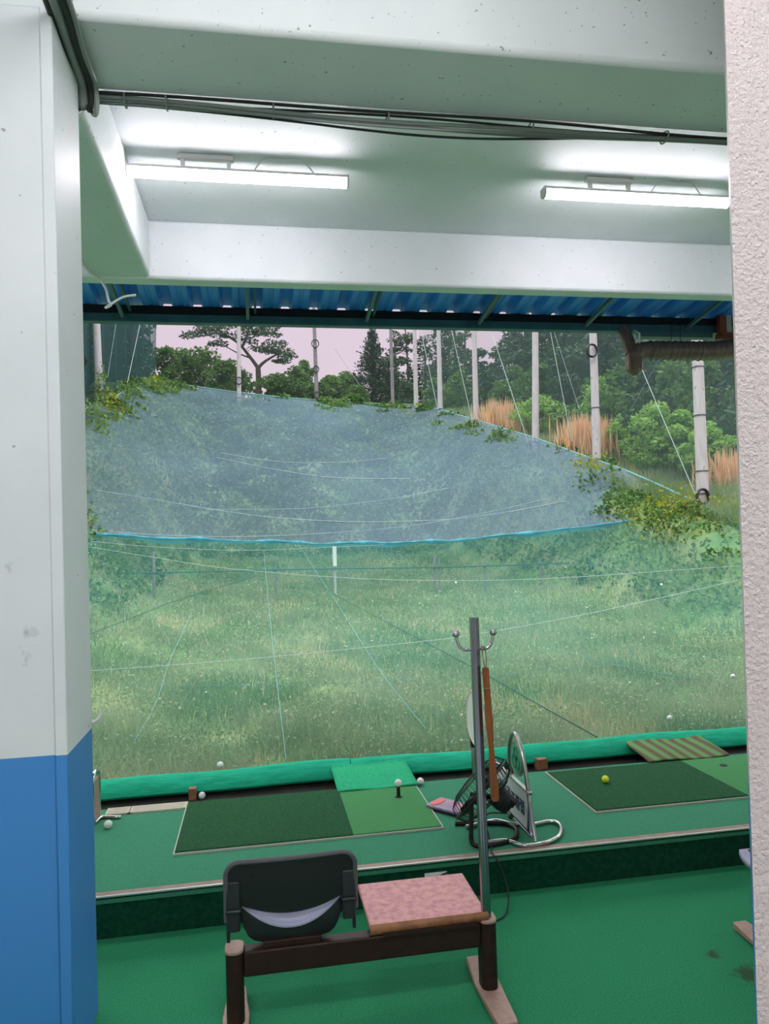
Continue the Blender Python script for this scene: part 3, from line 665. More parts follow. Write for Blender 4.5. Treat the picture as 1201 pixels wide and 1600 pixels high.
t = thing('wall_outlet', 'grey-white double wall outlet on the dark riser behind the table', 'outlet', (.765, 3.344, .09))
MB().box(.712, .818, 3.334, 3.345, .062, .128).build('cover_plate', M['white_plastic'], t, bevel=.003)
for x in (.744, .786):
    s = MB().lathe((x, 3.3345, .092), (0, -1, 0), [(0, .021), (.003, .021), (.003, .017), (.001, .016)], 20).build('socket', M['white_panel'], t)
    MB().box(x-.008, x-.004, 3.3325, 3.334, .090, .094).box(x+.004, x+.008, 3.3325, 3.334, .090, .094).build('socket_holes', M['rubber'], s)
# violet dispenser box lying on the platform
cb = [onz(*p, .205) for p in [(680, 1250), (703, 1238), (724, 1266), (699, 1278)]]
e1 = (cb[1]-cb[0]+cb[2]-cb[3])/2; e2 = (cb[3]-cb[0]+cb[2]-cb[1])/2; c0 = sum(cb)/4
e2 = e2-e1*(e1@e2)/(e1@e1); l1, l2 = np.linalg.norm(e1), np.linalg.norm(e2)
t = thing('dispenser_box', 'small violet box with a coral oval on top beside the fan', 'box', (c0[0], c0[1], zf))
bx = MB().obox((c0[0], c0[1], .200), (e1, e2, (0, 0, 1)), (l1/2, l2/2, .006)).build('lid', M['violet'], t, bevel=.002)
MB().obox((c0[0], c0[1], .186), (e1, e2, (0, 0, 1)), (l1/2, l2/2, .008)).build('body', M['black_plastic'], t, bevel=.002)
u1, u2 = e1/l1, e2/l2; ov = MB(); oc = np.array([c0[0], c0[1], .206])-u2*l2*.34
ov.add([oc+u1*l1*.42*math.cos(a)+u2*l2*.12*math.sin(a)+np.array([0, 0, h]) for h in (0, .003) for a in np.linspace(0, 2*math.pi, 24, endpoint=False)], [tuple(range(24, 48))]+[(i, (i+1) % 24, 24+(i+1) % 24, 24+i) for i in range(24)])
ov.build('oval_label', M['red'], bx)['label'] = 'coral red oval'
pk = MB()
for du, dv, a_, b_ in ((.15, 0, .16, .02), (.12, .1, .2, .02), (.15, .28, .2, .07), (-.2, .1, .1, .012), (.18, .38, .16, .03)):
    pk.obox(np.array([c0[0], c0[1], .2065])+u1*l1*du+u2*l2*dv, (u1, u2, (0, 0, 1)), (l1*a_, l2*b_, .0006))
pk.build('printing', M['pinkink'], bx)

# ------------------------------------------------------------------ awning and duct
t = thing('awning', 'blue corrugated metal awning on steel rafters beyond the far beam', 'awning', (1.5, 5.6, 3.5))
per = .24; ph = .516; V = []; xs = []
k0 = int((-5-ph)/per); k1 = int((8-ph)/per)
for k in range(k0, k1):
    xc = ph+k*per
    xs += [(xc-.055, 0), (xc-.030, .052), (xc+.030, .052), (xc+.055, 0), (xc+.10, .0), (xc+.108, .008), (xc+.132, .008), (xc+.14, 0)]
rows = [(4.955, 3.80), (5.6, 3.70), (5.602, 3.692), (6.235, 3.592)]
for y, z in rows: V += [(x, y, z+h) for x, h in xs]
K = len(xs); o = MB().add(V, [(j*K+i, j*K+i+1, (j+1)*K+i+1, (j+1)*K+i) for j in range(len(rows)-1) for i in range(K-1)]).build('roof_sheet', M['awning'], t, smooth=False)
o.modifiers.new('thick', 'SOLIDIFY').thickness = .0015
MB().box(-5, 8, 6.15, 6.20, 3.540, 3.600).build('eave_rail', M['black_metal'], t)
MB().box(-5, 8, 6.16, 6.25, 3.470, 3.538).build('gutter', M['awning_steel'], t, bevel=.008)
MB().box(-5, 8, 5.50, 5.54, 3.66, 3.695).build('purlin', M['awning_steel'], t)
for k in range(-3, 7):
    x = -.035+k*.993
    MB().bar((x, 4.955, 3.70), (x, 6.15, 3.512), .026, .03).build('rafter', M['rafter'], t)
    MB().bar((x+.06, 4.955, 3.76), (x+.06, 6.15, 3.56), .02, .025).build('rafter_shadow', M['awning_steel'], t)  # dark bar set beside each rafter as its shadow
# duct
t = thing('wrapped_duct', 'brown wrapped drain duct with elbow hanging below the awning', 'pipe', (3.8, 6.1, 3.1))
yd = 6.1
dp = [(5.0, yd, 3.338), (4.46, yd, 3.311), (4.25, yd, 3.294), (4.14, yd, 3.283), (3.51, yd, 3.278), (3.44, yd, 3.273)]
MB().tube(dp, [.089, .089, .09, .086, .083, .078], 20).build('duct_run', M['duct'], t)
bands = MB()
for i, x in enumerate(np.arange(3.53, 4.7, .06)):
    zc = np.interp(x, [3.5, 4.14, 4.46, 5.0], [3.278, 3.283, 3.311, 3.338]); r = .0865 if i % 4 else .0885
    bands.tube([(x+.006*math.cos(a), yd+r*math.cos(a), zc+r*math.sin(a)) for a in np.linspace(0, 2*math.pi, 20, endpoint=False)], .0045, 5, closed=True)
bands.build('tape_wrap', M['duct'], t)
MB().tube(spline([(3.475, yd, 3.275), (3.41, yd, 3.267), (3.375, yd, 3.229), (3.367, yd, 3.164)], 5), [.081]*11+[.072]*5, 18).build('elbow', M['duct'], t)
MB().lathe((3.367, yd, 3.175), (0, 0, -1), [(0, .070), (.012, .074), (.076, .074), (.092, .06), (.125, .022)], 18).build('spout', M['duct'], t)
MB().tube([(3.35, yd, 3.25), (3.335, yd+.04, 3.39), (3.33, yd+.10, 3.50)], .057, 16).build('downpipe', M['duct'], t)
MB().tube([(3.395, yd-.06, 3.33), (3.405, yd-.05, 3.42), (3.41, yd+.05, 3.475)], .009, 8).build('strap', M['white_plastic'], t)
for x in (3.74, 3.83): MB().tube([(x, yd, 3.35), (x+.03, yd+.02, 3.60)], .003, 6).build('hanger_wire', M['cable_black'], t)
MB().box(4.21, 4.28, 6.06, 6.12, 3.445, 3.61).build('hanger_post', M['rust'], t, bevel=.004)
MB().box(4.282, 4.335, 6.07, 6.11, 3.445, 3.61).build('hanger_batten', M['whiteline'], t)
MB().box(4.21, 5.0, 6.04, 6.145, 3.40, 3.445).build('hanger_shelf', M['rust'], t, bevel=.004)
MB().box(3.48, 4.2, 6.16, 6.25, 3.425, 3.469).build('eave_flashing', M['rafter'], t)

# ------------------------------------------------------------------ nets
RX = [-9, -6.2, -4.2, -1.7, 2.0, 5.2, 9.0, 10.5, 11.2]; RY = [20.4, 20.2, 20, 20, 20, 20, 19.2, 17.8, 17.3]; RZ = [3.6, 2.6, 2.0, 1.80, 1.57, 1.54, 1.82, 2.08, 2.3]
def rope_at(x): return np.array([x, np.interp(x, RX, RY), np.interp(x, RX, RZ)])
def net1(u, v):
    x = -9+20.2*u; R = rope_at(x); p0 = np.array([x, 4.955, .20])
    p = p0+(R-p0)*v; p[2] -= .30*math.sin(math.pi*v)*(1+.25*math.sin(x*.9))*min(1, (11.2-x)/3+.1); return p
def net1_z(x, y):
    R = rope_at(x); v = min(max((y-4.955)/(R[1]-4.955), 0), 1); return net1((x+9)/20.2, v)[2]
def net2(u, v):
    x = -6.25+17.5*u; R = rope_at(x); yb = 51.0; y = R[1]+(yb-R[1])*v
    zl, zr = np.interp(y, [p[0] for p in ZL], [p[1] for p in ZL])+.5, np.interp(y, [p[0] for p in ZR], [p[1] for p in ZR])+.6
    sag = np.interp(y, [20, 30, 38, 51], [1.2, 2.0, 2.0, .35]); z = zl+(zr-zl)*u-4*sag*u*(1-u)
    k = min(v/.12, 1); z = R[2]*(1-k)+z*k; return np.array([x, y, z])
def meet(fn, px, py, u0=None):
    # point of a net surface on the line of sight through a pixel
    d = ray(px, py); best = None; lo, hi = (5., 19.9) if fn is net1 else (20.2, 51.)
    def gap(y):
        p = EYE+d*(y/d[1])
        if fn is net1: return p[2]-net1_z(p[0], y), p
        R = rope_at(p[0]); v = min(max((y-R[1])/(51-R[1]), 0), 1); u = min(max((p[0]+6.25)/17.5, 0), 1)
        return p[2]-net2(u, v)[2], p
    ys = np.linspace(lo, hi, 200); g0, p0 = gap(ys[0])
    if g0 < 0 and fn is net1: return ony(px, py, 4.97)
    for y in ys[1:]:
        g1, p1 = gap(y)
        if g0*g1 <= 0: return p1
        g0, p0 = g1, p1
    return p1
TEAL = (.13, .42, .43)
M['net1'] = net_mat('near_net', TEAL, .14, .50, 'Y', 5, 19, nvar=.10, nscale=.5, stretch=(1, .35, 1))  # cover rises outward: haze of the grazing view painted into the net
M['net2'] = net_mat('hill_net', (.24, .35, .46), .37, .35, 'Y', 20, 50, nvar=.22, nscale=.16, stretch=(1, .5, .5))
M['net_r'] = net_mat('side_net', (.17, .25, .24), .26, nvar=.06, nscale=.2)
M['net_l'] = net_mat('left_net', (.06, .12, .12), .74, nvar=.2, nscale=.5, stretch=(1, 1.2, .06))
M['net_b'] = net_mat('back_net', (.25, .30, .30), .10, nvar=.05, nscale=.3, stretch=(1, 1, 1))
M['net_edge'] = mat('rolled_net', (.02, .18, .24), .7, col2=(.07, .33, .42), nscale=3, lo=.45, hi=.7, bump=.6, bscale=20)
tag(MB().grid(net1, 60, 48).build('near_net', M['net1'], at=(1, 12, 0), angle=180), 'teal ball-catching net sloping from the rail over the near field', 'net')
tag(MB().grid(net2, 50, 60).build('hill_net', M['net2'], at=(2, 36, 0), angle=180), 'pale blue-grey net spread over the hillside beyond the rolled edge', 'net')
def wall_net(name, m, pts, top, label, wav=0):
    P = spline(pts, 12)
    def fn(u, v):
        p = P[int(round(u*(len(P)-1)))]; z0 = p[2]; a = wav*(math.sin(u*70)+.6*math.sin(u*133+1))
        return (p[0]+a*(.3+v), p[1], z0+(top-z0)*v)
    return tag(MB().grid(fn, len(P)-1, 10).build(name, m, at=tuple(pts[0]), angle=180), label, 'net')
wall_net('side_net', M['net_r'], [(11.75, y, float(np.interp(y, [p[0] for p in ZR], [p[1] for p in ZR]))) for y in (9, 13, 17.3, 23.2, 28.7, 36.7, 44, 51.3)], 19, 'tall fine grey net hanging behind the right row of poles')
wall_net('side_net', M['net_l'], [(-6.6, y, float(np.interp(y, [p[0] for p in ZL], [p[1] for p in ZL]))-.3) for y in (18, 24, 28.5, 34.8, 40, 46, 51.3)], 19, 'tall dark green folded net hanging on the left side', wav=.16)
wall_net('back_net', M['net_b'], [(x, 51.6, float(terrain(x, 51.6))) for x in (-6.6, -2, 3, 7, 11.75)], 19, 'faint net across the far end of the range')
# rolled teal edge where the nets meet
pts = [rope_at(x)+np.array([0, 0, .012*math.sin(x*3.1)]) for x in np.linspace(-8.8, 10.6, 150)]
rad = [.032+.016*math.sin(i*.37)+.014*math.sin(i*.91+1)+.012*rng.random() for i in range(150)]; rad = [max(r, .02)*(1 if p[0] < 8.5 else .6) for r, p in zip(rad, pts)]
ne = thing('net_edge', 'rolled bright teal net edge strung across the middle of the range', 'net', tuple(pts[75]))
MB().tube(pts, rad, 9).build('rolled_net', M['net_edge'], ne, angle=180)
fr = []
for i in range(0, 150, 1):
    p = pts[i]
hang = MB().grid(lambda u, v: (lambda P: (P[0], P[1]+.03*math.sin(u*40), P[2]-v*(.07+.05*math.sin(u*23)+.03*math.sin(u*61))))(rope_at(-8.8+19.2*u)), 140, 3)
hang.build('hem', net_mat('hem_net', (.05, .30, .36), .75, nvar=.3, nscale=2), ne, angle=180)
# cables lying on the nets
def wire(fn, px, label, m, r, group=None, lift=.03):
    P = [meet(fn, *p)+np.array([0, 0, lift]) for p in px]; P = spline(P, 6)
    tag(MB().tube(P, r*.62, 6).build('support_cable', m, at=tuple(P[0])), label, 'cable', group)
W, D, T = M['wire_white'], M['wire_dark'], M['wire_teal']
wire(net2, [(150, 768), (230, 780), (330, 797), (430, 810), (560, 817), (700, 813), (800, 800), (885, 784)], 'white cable sagging across the hill net from left bank to right bank', W, .016)
wire(net2, [(321, 798), (400, 797), (487, 795), (600, 782), (700, 764)], 'white cable rising to the right across the middle of the hill net', W, .014)
wire(net2, [(346, 709), (400, 718), (461, 724), (540, 723), (605, 717)], 'short upper white cable sagging across the hill net', W, .018)
wire(net2, [(338, 716), (420, 733), (504, 746), (570, 749), (640, 749)], 'white cable just below the uppermost one on the hill net', W, .018)
wire(net2, [(141, 830), (260, 838), (385, 840), (520, 834), (640, 823), (750, 804), (855, 781)], 'white cable closest above the rolled teal net edge', W, .012)
wire(net1, [(143, 848), (250, 857), (385, 862), (512, 857), (600, 853)], 'pale cable closest below the rolled teal net edge', W, .008)
wire(net1, [(141, 857), (240, 873), (334, 888), (427, 897), (520, 904), (640, 909), (780, 909), (900, 904), (1060, 893), (1165, 886)], 'thin white cable dipping from upper left over the field fence', W, .008)
wire(net1, [(135, 996), (200, 971), (270, 943), (342, 920), (402, 901)], 'dark green cable climbing to the right over the left of the near net', D, .009)
wire(net1, [(491, 905), (521, 930), (640, 994), (735, 1045), (830, 1100), (932, 1158)], 'dark green cable slanting down to the rail behind the coat pole', D, .0085)
wire(net1, [(140, 1053), (280, 1043), (430, 1030), (640, 1008), (735, 996), (900, 966), (1040, 935), (1165, 906)], 'white cable crossing the whole near net at mid height', W, .006)
wire(net1, [(140, 1077), (440, 1075), (640, 1068), (800, 1057), (1000, 1040)], 'faint teal cable crossing the near net below the white one', T, .0035)
wire(net1, [(412, 862), (418, 930), (425, 1000), (436, 1100), (447, 1194)], 'pale teal cable running down the near net left of centre', T, .005)
wire(net1, [(462, 845), (490, 890), (520, 935), (560, 1000), (600, 1062), (665, 1145)], 'pale teal cable slanting down the near net at centre', T, .005)
wire(net1, [(790, 842), (870, 868), (960, 892), (1060, 920), (1165, 955)], 'dark cable falling to the right across the near net', D, .010)
wire(net1, [(860, 1015), (960, 1043), (1090, 1066)], 'fine teal cable falling towards the ball by the stucco pier', T, .004)
wire(net1, [(210, 1165), (245, 1100), (268, 1030), (300, 960)], 'fine teal cable rising through the left of the near field', T, .004)
# balls caught on the near net
for p, l in (((712, 912), 'tiny white golf ball far out on the net below the fence rail'), ((1033, 915), 'tiny white golf ball far out on the net at right'),
             ((1145, 1060), 'white golf ball on the net close to the stucco pier'), ((1046, 1126), 'white golf ball on the net just beyond the rail at right')):
    q = meet(net1, *p); ball((q[0], q[1], q[2]+BR*.9), l)

ball((-.272, 4.975, .20+BR*.8), 'white golf ball peeping over the left length of rail')
# ------------------------------------------------------------------ posts in the field
fence = []
pd = [(240, 862, 945, 'thin field fence post, leftmost of the line'), (430, 885, 935, 'short field fence post left of the white-topped one'), (522, 855, 932, 'field fence post with a white top below the rolled net edge'),
      (678, 866, 935, 'twin field fence post right of the white-topped one'), (757, 880, 942, 'thin field fence post fourth from the right of the line'), (843, 872, 915, 'thin field fence post under the right bank'), (945, 832, 890, 'slim pale field fence post at the right bank')]
for px, ty, by, lb in pd:
    a, b = ony(px, ty, 19.5), ony(px, by, 19.5); zg = float(terrain(a[0], 19.5))-.05
    t = thing('fence_post', lb, 'post', (a[0], 19.5, zg), 'field fence posts')
    MB().tube([(a[0], 19.5, zg), (a[0], 19.5, a[2]-.0)], .035, 8).build('shaft', M['pole_dark'] if px not in (522, 945) else M['pole'], t)
    if px == 522: MB().tube([(a[0], 19.47, a[2]-.5), (a[0], 19.47, a[2]+.02)], .055, 10).build('sleeve', M['white_plastic'], t)['label'] = 'white sleeve'
    if px == 678: MB().tube([(a[0]+.12, 19.5, zg), (a[0]+.12, 19.5, a[2]-.1)], .03, 8).build('shaft', M['pole_dark'], t)
P = spline([ony(x, y, 19.45) for x, y in [(140, 896), (330, 893), (440, 890), (560, 888), (700, 886), (880, 880), (1000, 875)]], 6)
tag(MB().tube(P, .020, 6).build('fence_rail', M['wire_dark'], at=tuple(P[0])), 'thin dark rail running along the field fence posts', 'rail')

# ------------------------------------------------------------------ poles
def coil(c, r, tilt=0):
    mb = MB()
    for k in range(4):
        mb.tube([np.array(c)+np.array([(r-.018*(k % 2))*math.cos(a), -.05-.025*(k//2)+.01*math.sin(3*a+k), (r-.018*(k % 2))*1.15*math.sin(a)]) for a in np.linspace(0, 2*math.pi, 22, endpoint=False)], .024, 6, closed=True)
    return mb
def pole(base, top, r0, r1, label, coils=(), m='pole', bands=(), group='poles of the right row'):
    t = thing('utility_pole', label, 'pole', tuple(base), group); b = np.array(base, float); tp = np.array(top, float)
    MB().tube([b-np.array([0, 0, .3]), b+(tp-b)*.5, tp], [r0, (r0+r1)/2, r1], 14).build('shaft', M[m], t)
    for s, side, rr_ in coils:
        c = b+(tp-b)*s; coil((c[0]+side, c[1]-r0, c[2]), rr_).build('hose_coil', M['hose'], t)
    for s in bands:
        c = b+(tp-b)*s; rr_ = r0+(r1-r0)*s+.012
        MB().tube([c+np.array([rr_*math.cos(a), rr_*math.sin(a), 0]) for a in np.linspace(0, 2*math.pi, 16, endpoint=False)], .018, 6, closed=True).build('steel_band', M['pole_dark'], t)
    return t
def up(b, h, dx=0): return (b[0]+dx, b[1], b[2]+h)
RP = [((1098, 795), 'pale concrete pole with a black hose coil at its foot, nearest the stucco pier', [(.045, -.14, .17)], (.055, .12, .28, .42), .155, .12),
      ((933, 745), 'pale concrete pole with black coil high up, standing in yellow creeper', [(.46, -.16, .19)], (.25,), .145, .11),
      ((836, 705), 'pale concrete pole with black coils at foot and top, beside orange reeds', [(.03, -.12, .19), (.62, -.06, .20)], (), .15, .11),
      ((744, 673), 'pale concrete pole fourth from the stucco pier, coil at its foot', [(.02, 0, .22)], (), .15, .11),
      ((688, 655), 'pale concrete pole second from the far end of the right row', [(.03, -.05, .26)], (), .16, .11),
      ((650, 643), 'pale concrete pole farthest along the right row', [(.02, 0, .22)], (), .17, .12)]
for px, lb, co, bd_, r0, r1 in RP:
    b = onx(*px, 11.3); b[2] = float(terrain(b[0], b[1])); pole(b, up(b, 9.0, .35 if px[0] == 836 else .1), r0, r1, lb, co, bands=bd_)
b = ony(373, 618, 51); pole((b[0], 51, float(terrain(b[0], 51))), (b[0]+.15, 51, 19), .16, .12, 'pale pole at the far end in front of the umbrella pine', [(.02, 0, .25), (.2, 0, .22)], group='poles of the far row')
b = ony(495, 632, 51); pole((b[0], 51, float(terrain(b[0], 51))), (b[0]-.05, 51, 19), .15, .11, 'dark pole standing alone against the pink sky', [(.07, 0, .2), (.3, 0, .2), (.53, 0, .25)], m='pole_dark', group='poles of the far row')
b = ony(614, 642, 51); pole((b[0], 51, float(terrain(b[0], 51))), (b[0], 51, 19), .13, .10, 'slender dark pole at the far right corner of the range', m='pole_dark', group='poles of the far row')
b = onx(156, 590, -6.3); pole((b[0], b[1], float(terrain(b[0], b[1]))), (b[0]-.25, b[1], 17), .16, .12, 'pale pole against the dark left net, beside the column', group='poles of the left row')
# guy wires
def guy(p, q, plane, axis, label, r=.014):
    f_ = onx if axis == 'x' else ony; a, b = f_(*p, plane), f_(*q, plane); a = b+(a-b)*1.0
    tag(MB().tube([a, b], r*.7, 6).build('guy_wire', M['wire_white'], at=tuple(b)), label, 'wire', 'guy wires of the net')
guy((957, 470), (1092, 787), 11.1, 'x', 'white guy wire slanting down to the coil by the nearest pole', .014)
guy((856, 500), (893, 690), 11.1, 'x', 'white guy wire ending at orange reeds between two poles', .014)
guy((866, 520), (905, 640), 11.9, 'x', 'second fainter guy wire beside the one ending at the reeds', .010)
guy((768, 520), (826, 695), 11.1, 'x', 'white guy wire coming down to the pole beside orange reeds', .016)
guy((704, 510), (741, 673), 11.1, 'x', 'white guy wire coming down to the fourth pole from the pier', .018)
guy((655, 505), (687, 656), 11.1, 'x', 'white guy wire coming down to the second farthest pole', .02)
guy((1030, 560), (985, 640), 11.9, 'x', 'thin guy wire leaning the other way below the duct', .009)
guy((182, 500), (168, 590), -6.25, 'x', 'thin pale guy wire against the dark left net', .010)
guy((221, 495), (199, 598), -6.25, 'x', 'thicker pale guy wire against the dark left net', .022)
guy((523, 545), (562, 602), 50.9, 'y', 'thin guy wire against the pink sky left of the spire-shaped conifer', .02)
# perimeter ropes at the foot of the nets
def rope(label, pts, r=.03): tag(MB().tube(spline(pts, 6), r, 6).build('boundary_rope', M['wire_teal'], at=tuple(pts[0])), label, 'rope')
rope('teal rope along the foot of the right row of poles', [net2(1, v) for v in np.linspace(0, 1, 10)])
rope('teal rope along the left bank under the dark net', [net2(0, v) for v in np.linspace(0, 1, 10)])
rope('bright teal rope along the far crest of the hill', [net2(u, 1)+np.array([0, 0, .03]) for u in np.linspace(0, 1, 12)], .05)

# ------------------------------------------------------------------ vegetation
def leafmat(name, c1, c2, ns=2.0, tr=.35): return mat(name, c1, .65, col2=c2, nscale=ns, lo=.35, hi=.65, spec=.25, translucent=tr)
M['grass'] = leafmat('grass_blades', (.14, .235, .10), (.38, .41, .25), .55, .35)
M['straw'] = leafmat('dry_grass', (.55, .50, .30), (.42, .44, .22), 3, .3)
M['weed'] = leafmat('weed_leaves', (.13, .225, .09), (.31, .37, .20), .6, .35)
M['vine'] = leafmat('bank_leaves', (.035, .10, .028), (.12, .21, .06), .7)
M['vine_bright'] = leafmat('bright_bank_leaves', (.10, .20, .06), (.17, .27, .09), 1.5)
M['pine'] = leafmat('pine_needles', (.022, .052, .03), (.05, .095, .045), 1.2, .2)
M['spruce'] = leafmat('spruce_needles', (.012, .035, .022), (.03, .06, .03), 1.5, .2)
M['broad'] = leafmat('broad_leaves', (.055, .13, .03), (.11, .20, .05), 1.0)
M['bright'] = leafmat('bright_leaves', (.17, .36, .06), (.33, .50, .12), 1.5)
M['yellow'] = leafmat('yellow_creeper', (.30, .30, .03), (.17, .25, .03), 1.6)
M['reed'] = leafmat('orange_reeds', (.80, .47, .29), (.62, .46, .26), 1.2, .3)
M['bark'] = mat('bark', (.055, .04, .032), .9, col2=(.09, .07, .055), nscale=6)
def quads(P, size, rg, flat=.5, aspect=.55):
    n = len(P); d = rg.normal(size=(n, 3)); d[:, 2] *= (1-flat); d /= np.linalg.norm(d, axis=1)[:, None]
    e = rg.normal(size=(n, 3)); e -= d*(e*d).sum(1)[:, None]; e /= np.linalg.norm(e, axis=1)[:, None]
    s = (size*(.6+.8*rg.random(n)))[:, None] if np.isscalar(size) else size[:, None]
    a = P-d*s*.5; b = P+e*s*aspect*.5; c = P+d*s*.5; q = P-e*s*aspect*.5
    V = np.stack([a, b, c, q], 1).reshape(-1, 3); return V, np.arange(4*n).reshape(n, 4)
def blobs(cs, rs, n, rg, shell=.55):
    cs = np.array(cs); rs = np.array(rs); wgt = rs.prod(1)**.66; k = rg.choice(len(cs), n, p=wgt/wgt.sum())
    d = rg.normal(size=(n, 3)); d /= np.linalg.norm(d, axis=1)[:, None]; r = (shell+(1-shell)*rg.random(n)**.5)
    return cs[k]+d*rs[k]*r[:, None]
def trunk(mb, pts, r0, r1, n=7): P = spline(pts, 4); mb.tube(P, list(np.linspace(r0, r1, len(P))), n)
def broad_tree(base, h, wd, label, m, group, seed, leaf=.22, n=2600, trunk_h=.25, cat='tree', name='leafy_tree', bare=.0):
    rg = np.random.default_rng(seed); b = np.array(base, float); t = thing(name, label, cat, tuple(b), group)
    mb = MB(); top = b+np.array([0, 0, h*.75]); trunk(mb, [b-np.array([0, 0, .3]), b+np.array([.05*wd, 0, h*.3]), top], .035*h*.5, .01*h*.4)
    cs, rs = [], []
    K = 34
    for k in range(K):
        a = rg.random()*6.28; q = rg.random()**.6; zz = trunk_h+(1-trunk_h)*rg.random()
        prof = math.sin(math.pi*min(max((zz-trunk_h)/(1-trunk_h)*.86+.12, 0), 1))
        c = b+np.array([math.cos(a)*q*wd*.42*prof, math.sin(a)*q*wd*.42*prof, zz*h*.9]); cs.append(c); r = wd*(.09+.10*rg.random()); rs.append((r, r, r*.72))
        if k % 3 == 0: trunk(mb, [b+np.array([0, 0, h*(.2+.3*rg.random())]), (b+c)/2+np.array([0, 0, h*.12]), c], .012*h*.5, .004*h*.4, 5)
    mb.build('trunk', M['bark'], t)
    V, F_ = quads(blobs(cs, rs, n, rg, .5), leaf, rg, .3, .6); cards('crown', V, F_, m, t); return t
def pine_tree(base, h, wd, label, group, seed, n=2600, leaf=.32, m=None, trunk_h=.2):
    rg = np.random.default_rng(seed); b = np.array(base, float); t = thing('pine_tree', label, 'tree', tuple(b), group); mb = MB()
    lean = rg.normal()*.03*h; top = b+np.array([lean, 0, h]); trunk(mb, [b-np.array([0, 0, .4]), b+np.array([lean*.3, 0, h*.5]), top], .022*h, .005*h)
    cs, rs = [], []
    for k in range(26):
        zz = trunk_h+(1-trunk_h)*(k+rg.random())/26; a = rg.random()*6.28; R = wd*.5*(1-.75*((zz-trunk_h)/(1-trunk_h))**1.3)*(.65+.5*rg.random())
        c = b+np.array([math.cos(a)*R*.62+lean*zz, math.sin(a)*R*.62, zz*h+.02*h*rg.normal()]); cs.append(c); rs.append((R*.5+.25, R*.5+.25, .045*h*.6+.12))
        trunk(mb, [b+np.array([lean*zz, 0, zz*h*.97]), c], .006*h*.6, .002*h, 5)
    mb.build('trunk', M['bark'], t)
    V, F_ = quads(blobs(cs, rs, n, rg, .3), leaf, rg, .55, .5); cards('crown', V, F_, m or M['pine'], t); return t
def spire(base, h, wd, label, group, seed):
    rg = np.random.default_rng(seed); b = np.array(base, float); t = thing('conifer', label, 'tree', tuple(b), group); mb = MB()
    trunk(mb, [b-np.array([0, 0, .3]), b+np.array([0, 0, h*.5]), b+np.array([0, 0, h])], .02*h, .003*h); P = []
    for k in range(34):
        zz = .04+.95*(k/33); R = wd*.5*(1-zz)**.8+.12; nb = 7
        for j in range(nb):
            a = rg.random()*6.28; L = R*(.6+.5*rg.random()); m_ = int(10+14*L)
            s = rg.random(m_); p = b+np.stack([math.cos(a)*L*s, math.sin(a)*L*s, zz*h+.22*L*s*s+rg.normal(size=m_)*.08], 1)+rg.normal(size=(m_, 3))*.10; P.append(p)
    mb.build('trunk', M['bark'], t); V, F_ = quads(np.concatenate(P), .26, rg, .4, .4); cards('crown', V, F_, M['spruce'], t); return t
def on_ground(x, y): return (x, y, float(terrain(x, y)))
def base_at(px, Y): p = ony(px, 650, Y); return on_ground(p[0], Y)
def top_h(px, py, b): return ony(px, py, b[1])[2]-b[2]
# umbrella pine at the far end
b = base_at(404, 55); t = thing('umbrella_pine', 'tall spreading pine with flat layered crown at the far end', 'tree', b)
A_ = lambda x, y, dy=0: ony(x, y, 55+dy)
mb = MB(); trunk(mb, [np.array(b)-[0, 0, .3], A_(404, 600), A_(403, 575)], .24, .19)
trunk(mb, [A_(403, 575), A_(392, 560), A_(374, 538), A_(352, 524), A_(330, 520)], .15, .05); trunk(mb, [A_(403, 575), A_(412, 566), A_(428, 556), A_(445, 548)], .14, .05)
trunk(mb, [A_(378, 543), A_(385, 525), A_(392, 508)], .09, .04); trunk(mb, [A_(392, 560), A_(372, 552), A_(350, 540)], .07, .03)
mb.build('trunk', M['bark'], t); rg = np.random.default_rng(3)
cs = []; rs = []
for x, y, wx, hz in [(305, 521, 26, 5), (330, 516, 30, 6), (352, 524, 26, 5), (365, 507, 34, 7), (400, 505, 36, 8), (395, 520, 30, 6), (420, 522, 26, 6), (410, 545, 26, 6), (432, 548, 30, 7), (448, 555, 20, 5), (440, 566, 18, 5), (385, 533, 20, 5), (340, 535, 18, 4), (430, 536, 22, 5), (418, 508, 22, 6), (345, 503, 26, 6)]:
    for q in (-.6, 0, .6): cs.append(A_(x+q*wx*.7, y+rg.normal()*1.5, rg.normal()*1.0)); s_ = 55/FPX; rs.append((wx*.55*s_, .8, hz*.75*s_))
V, F_ = quads(blobs(cs, rs, 4200, rg, .25), .24, rg, .5, .45); cards('crown', V, F_, M['pine'], t)
# conifer
b = base_at(585, 55); spire(b, top_h(585, 517, b), 4.2, 'spire-shaped dark conifer against the pink sky', None, 5)
b = base_at(607, 56); pine_tree(b, top_h(607, 560, b), 2.2, 'low dark pine between the spire-shaped conifer and corner pole', None, 6, n=1500, leaf=.24)
# leafy trees along the far crest
far = [(262, 540, 3.2, 53.5), (290, 535, 4, 56), (320, 537, 4.5, 57), (350, 555, 3.6, 54), (375, 575, 3.4, 57), (432, 585, 3.4, 53.5), (465, 575, 3.6, 55), (478, 560, 2.6, 57), (520, 590, 3.2, 54.5), (545, 580, 3.2, 56), (555, 605, 2.6, 53.5), (500, 600, 2.6, 53)]
names = ['leafy tree beside the dark left net at the far end', 'tall leafy tree left of the umbrella pine, second from the net', 'tall leafy tree under the left arm of the umbrella pine', 'leafy tree just left of the pale far pole', 'leafy bush behind the pale far pole',
         'leafy bush right of the umbrella pine trunk', 'leafy tree left of the lone dark pole', 'slender leafy tree touching the lone dark pole from the left', 'leafy bush right of the lone dark pole', 'leafy tree left of the spire-shaped conifer', 'low leafy bush at the foot of the spire-shaped conifer', 'low leafy bush at the foot of the lone dark pole']
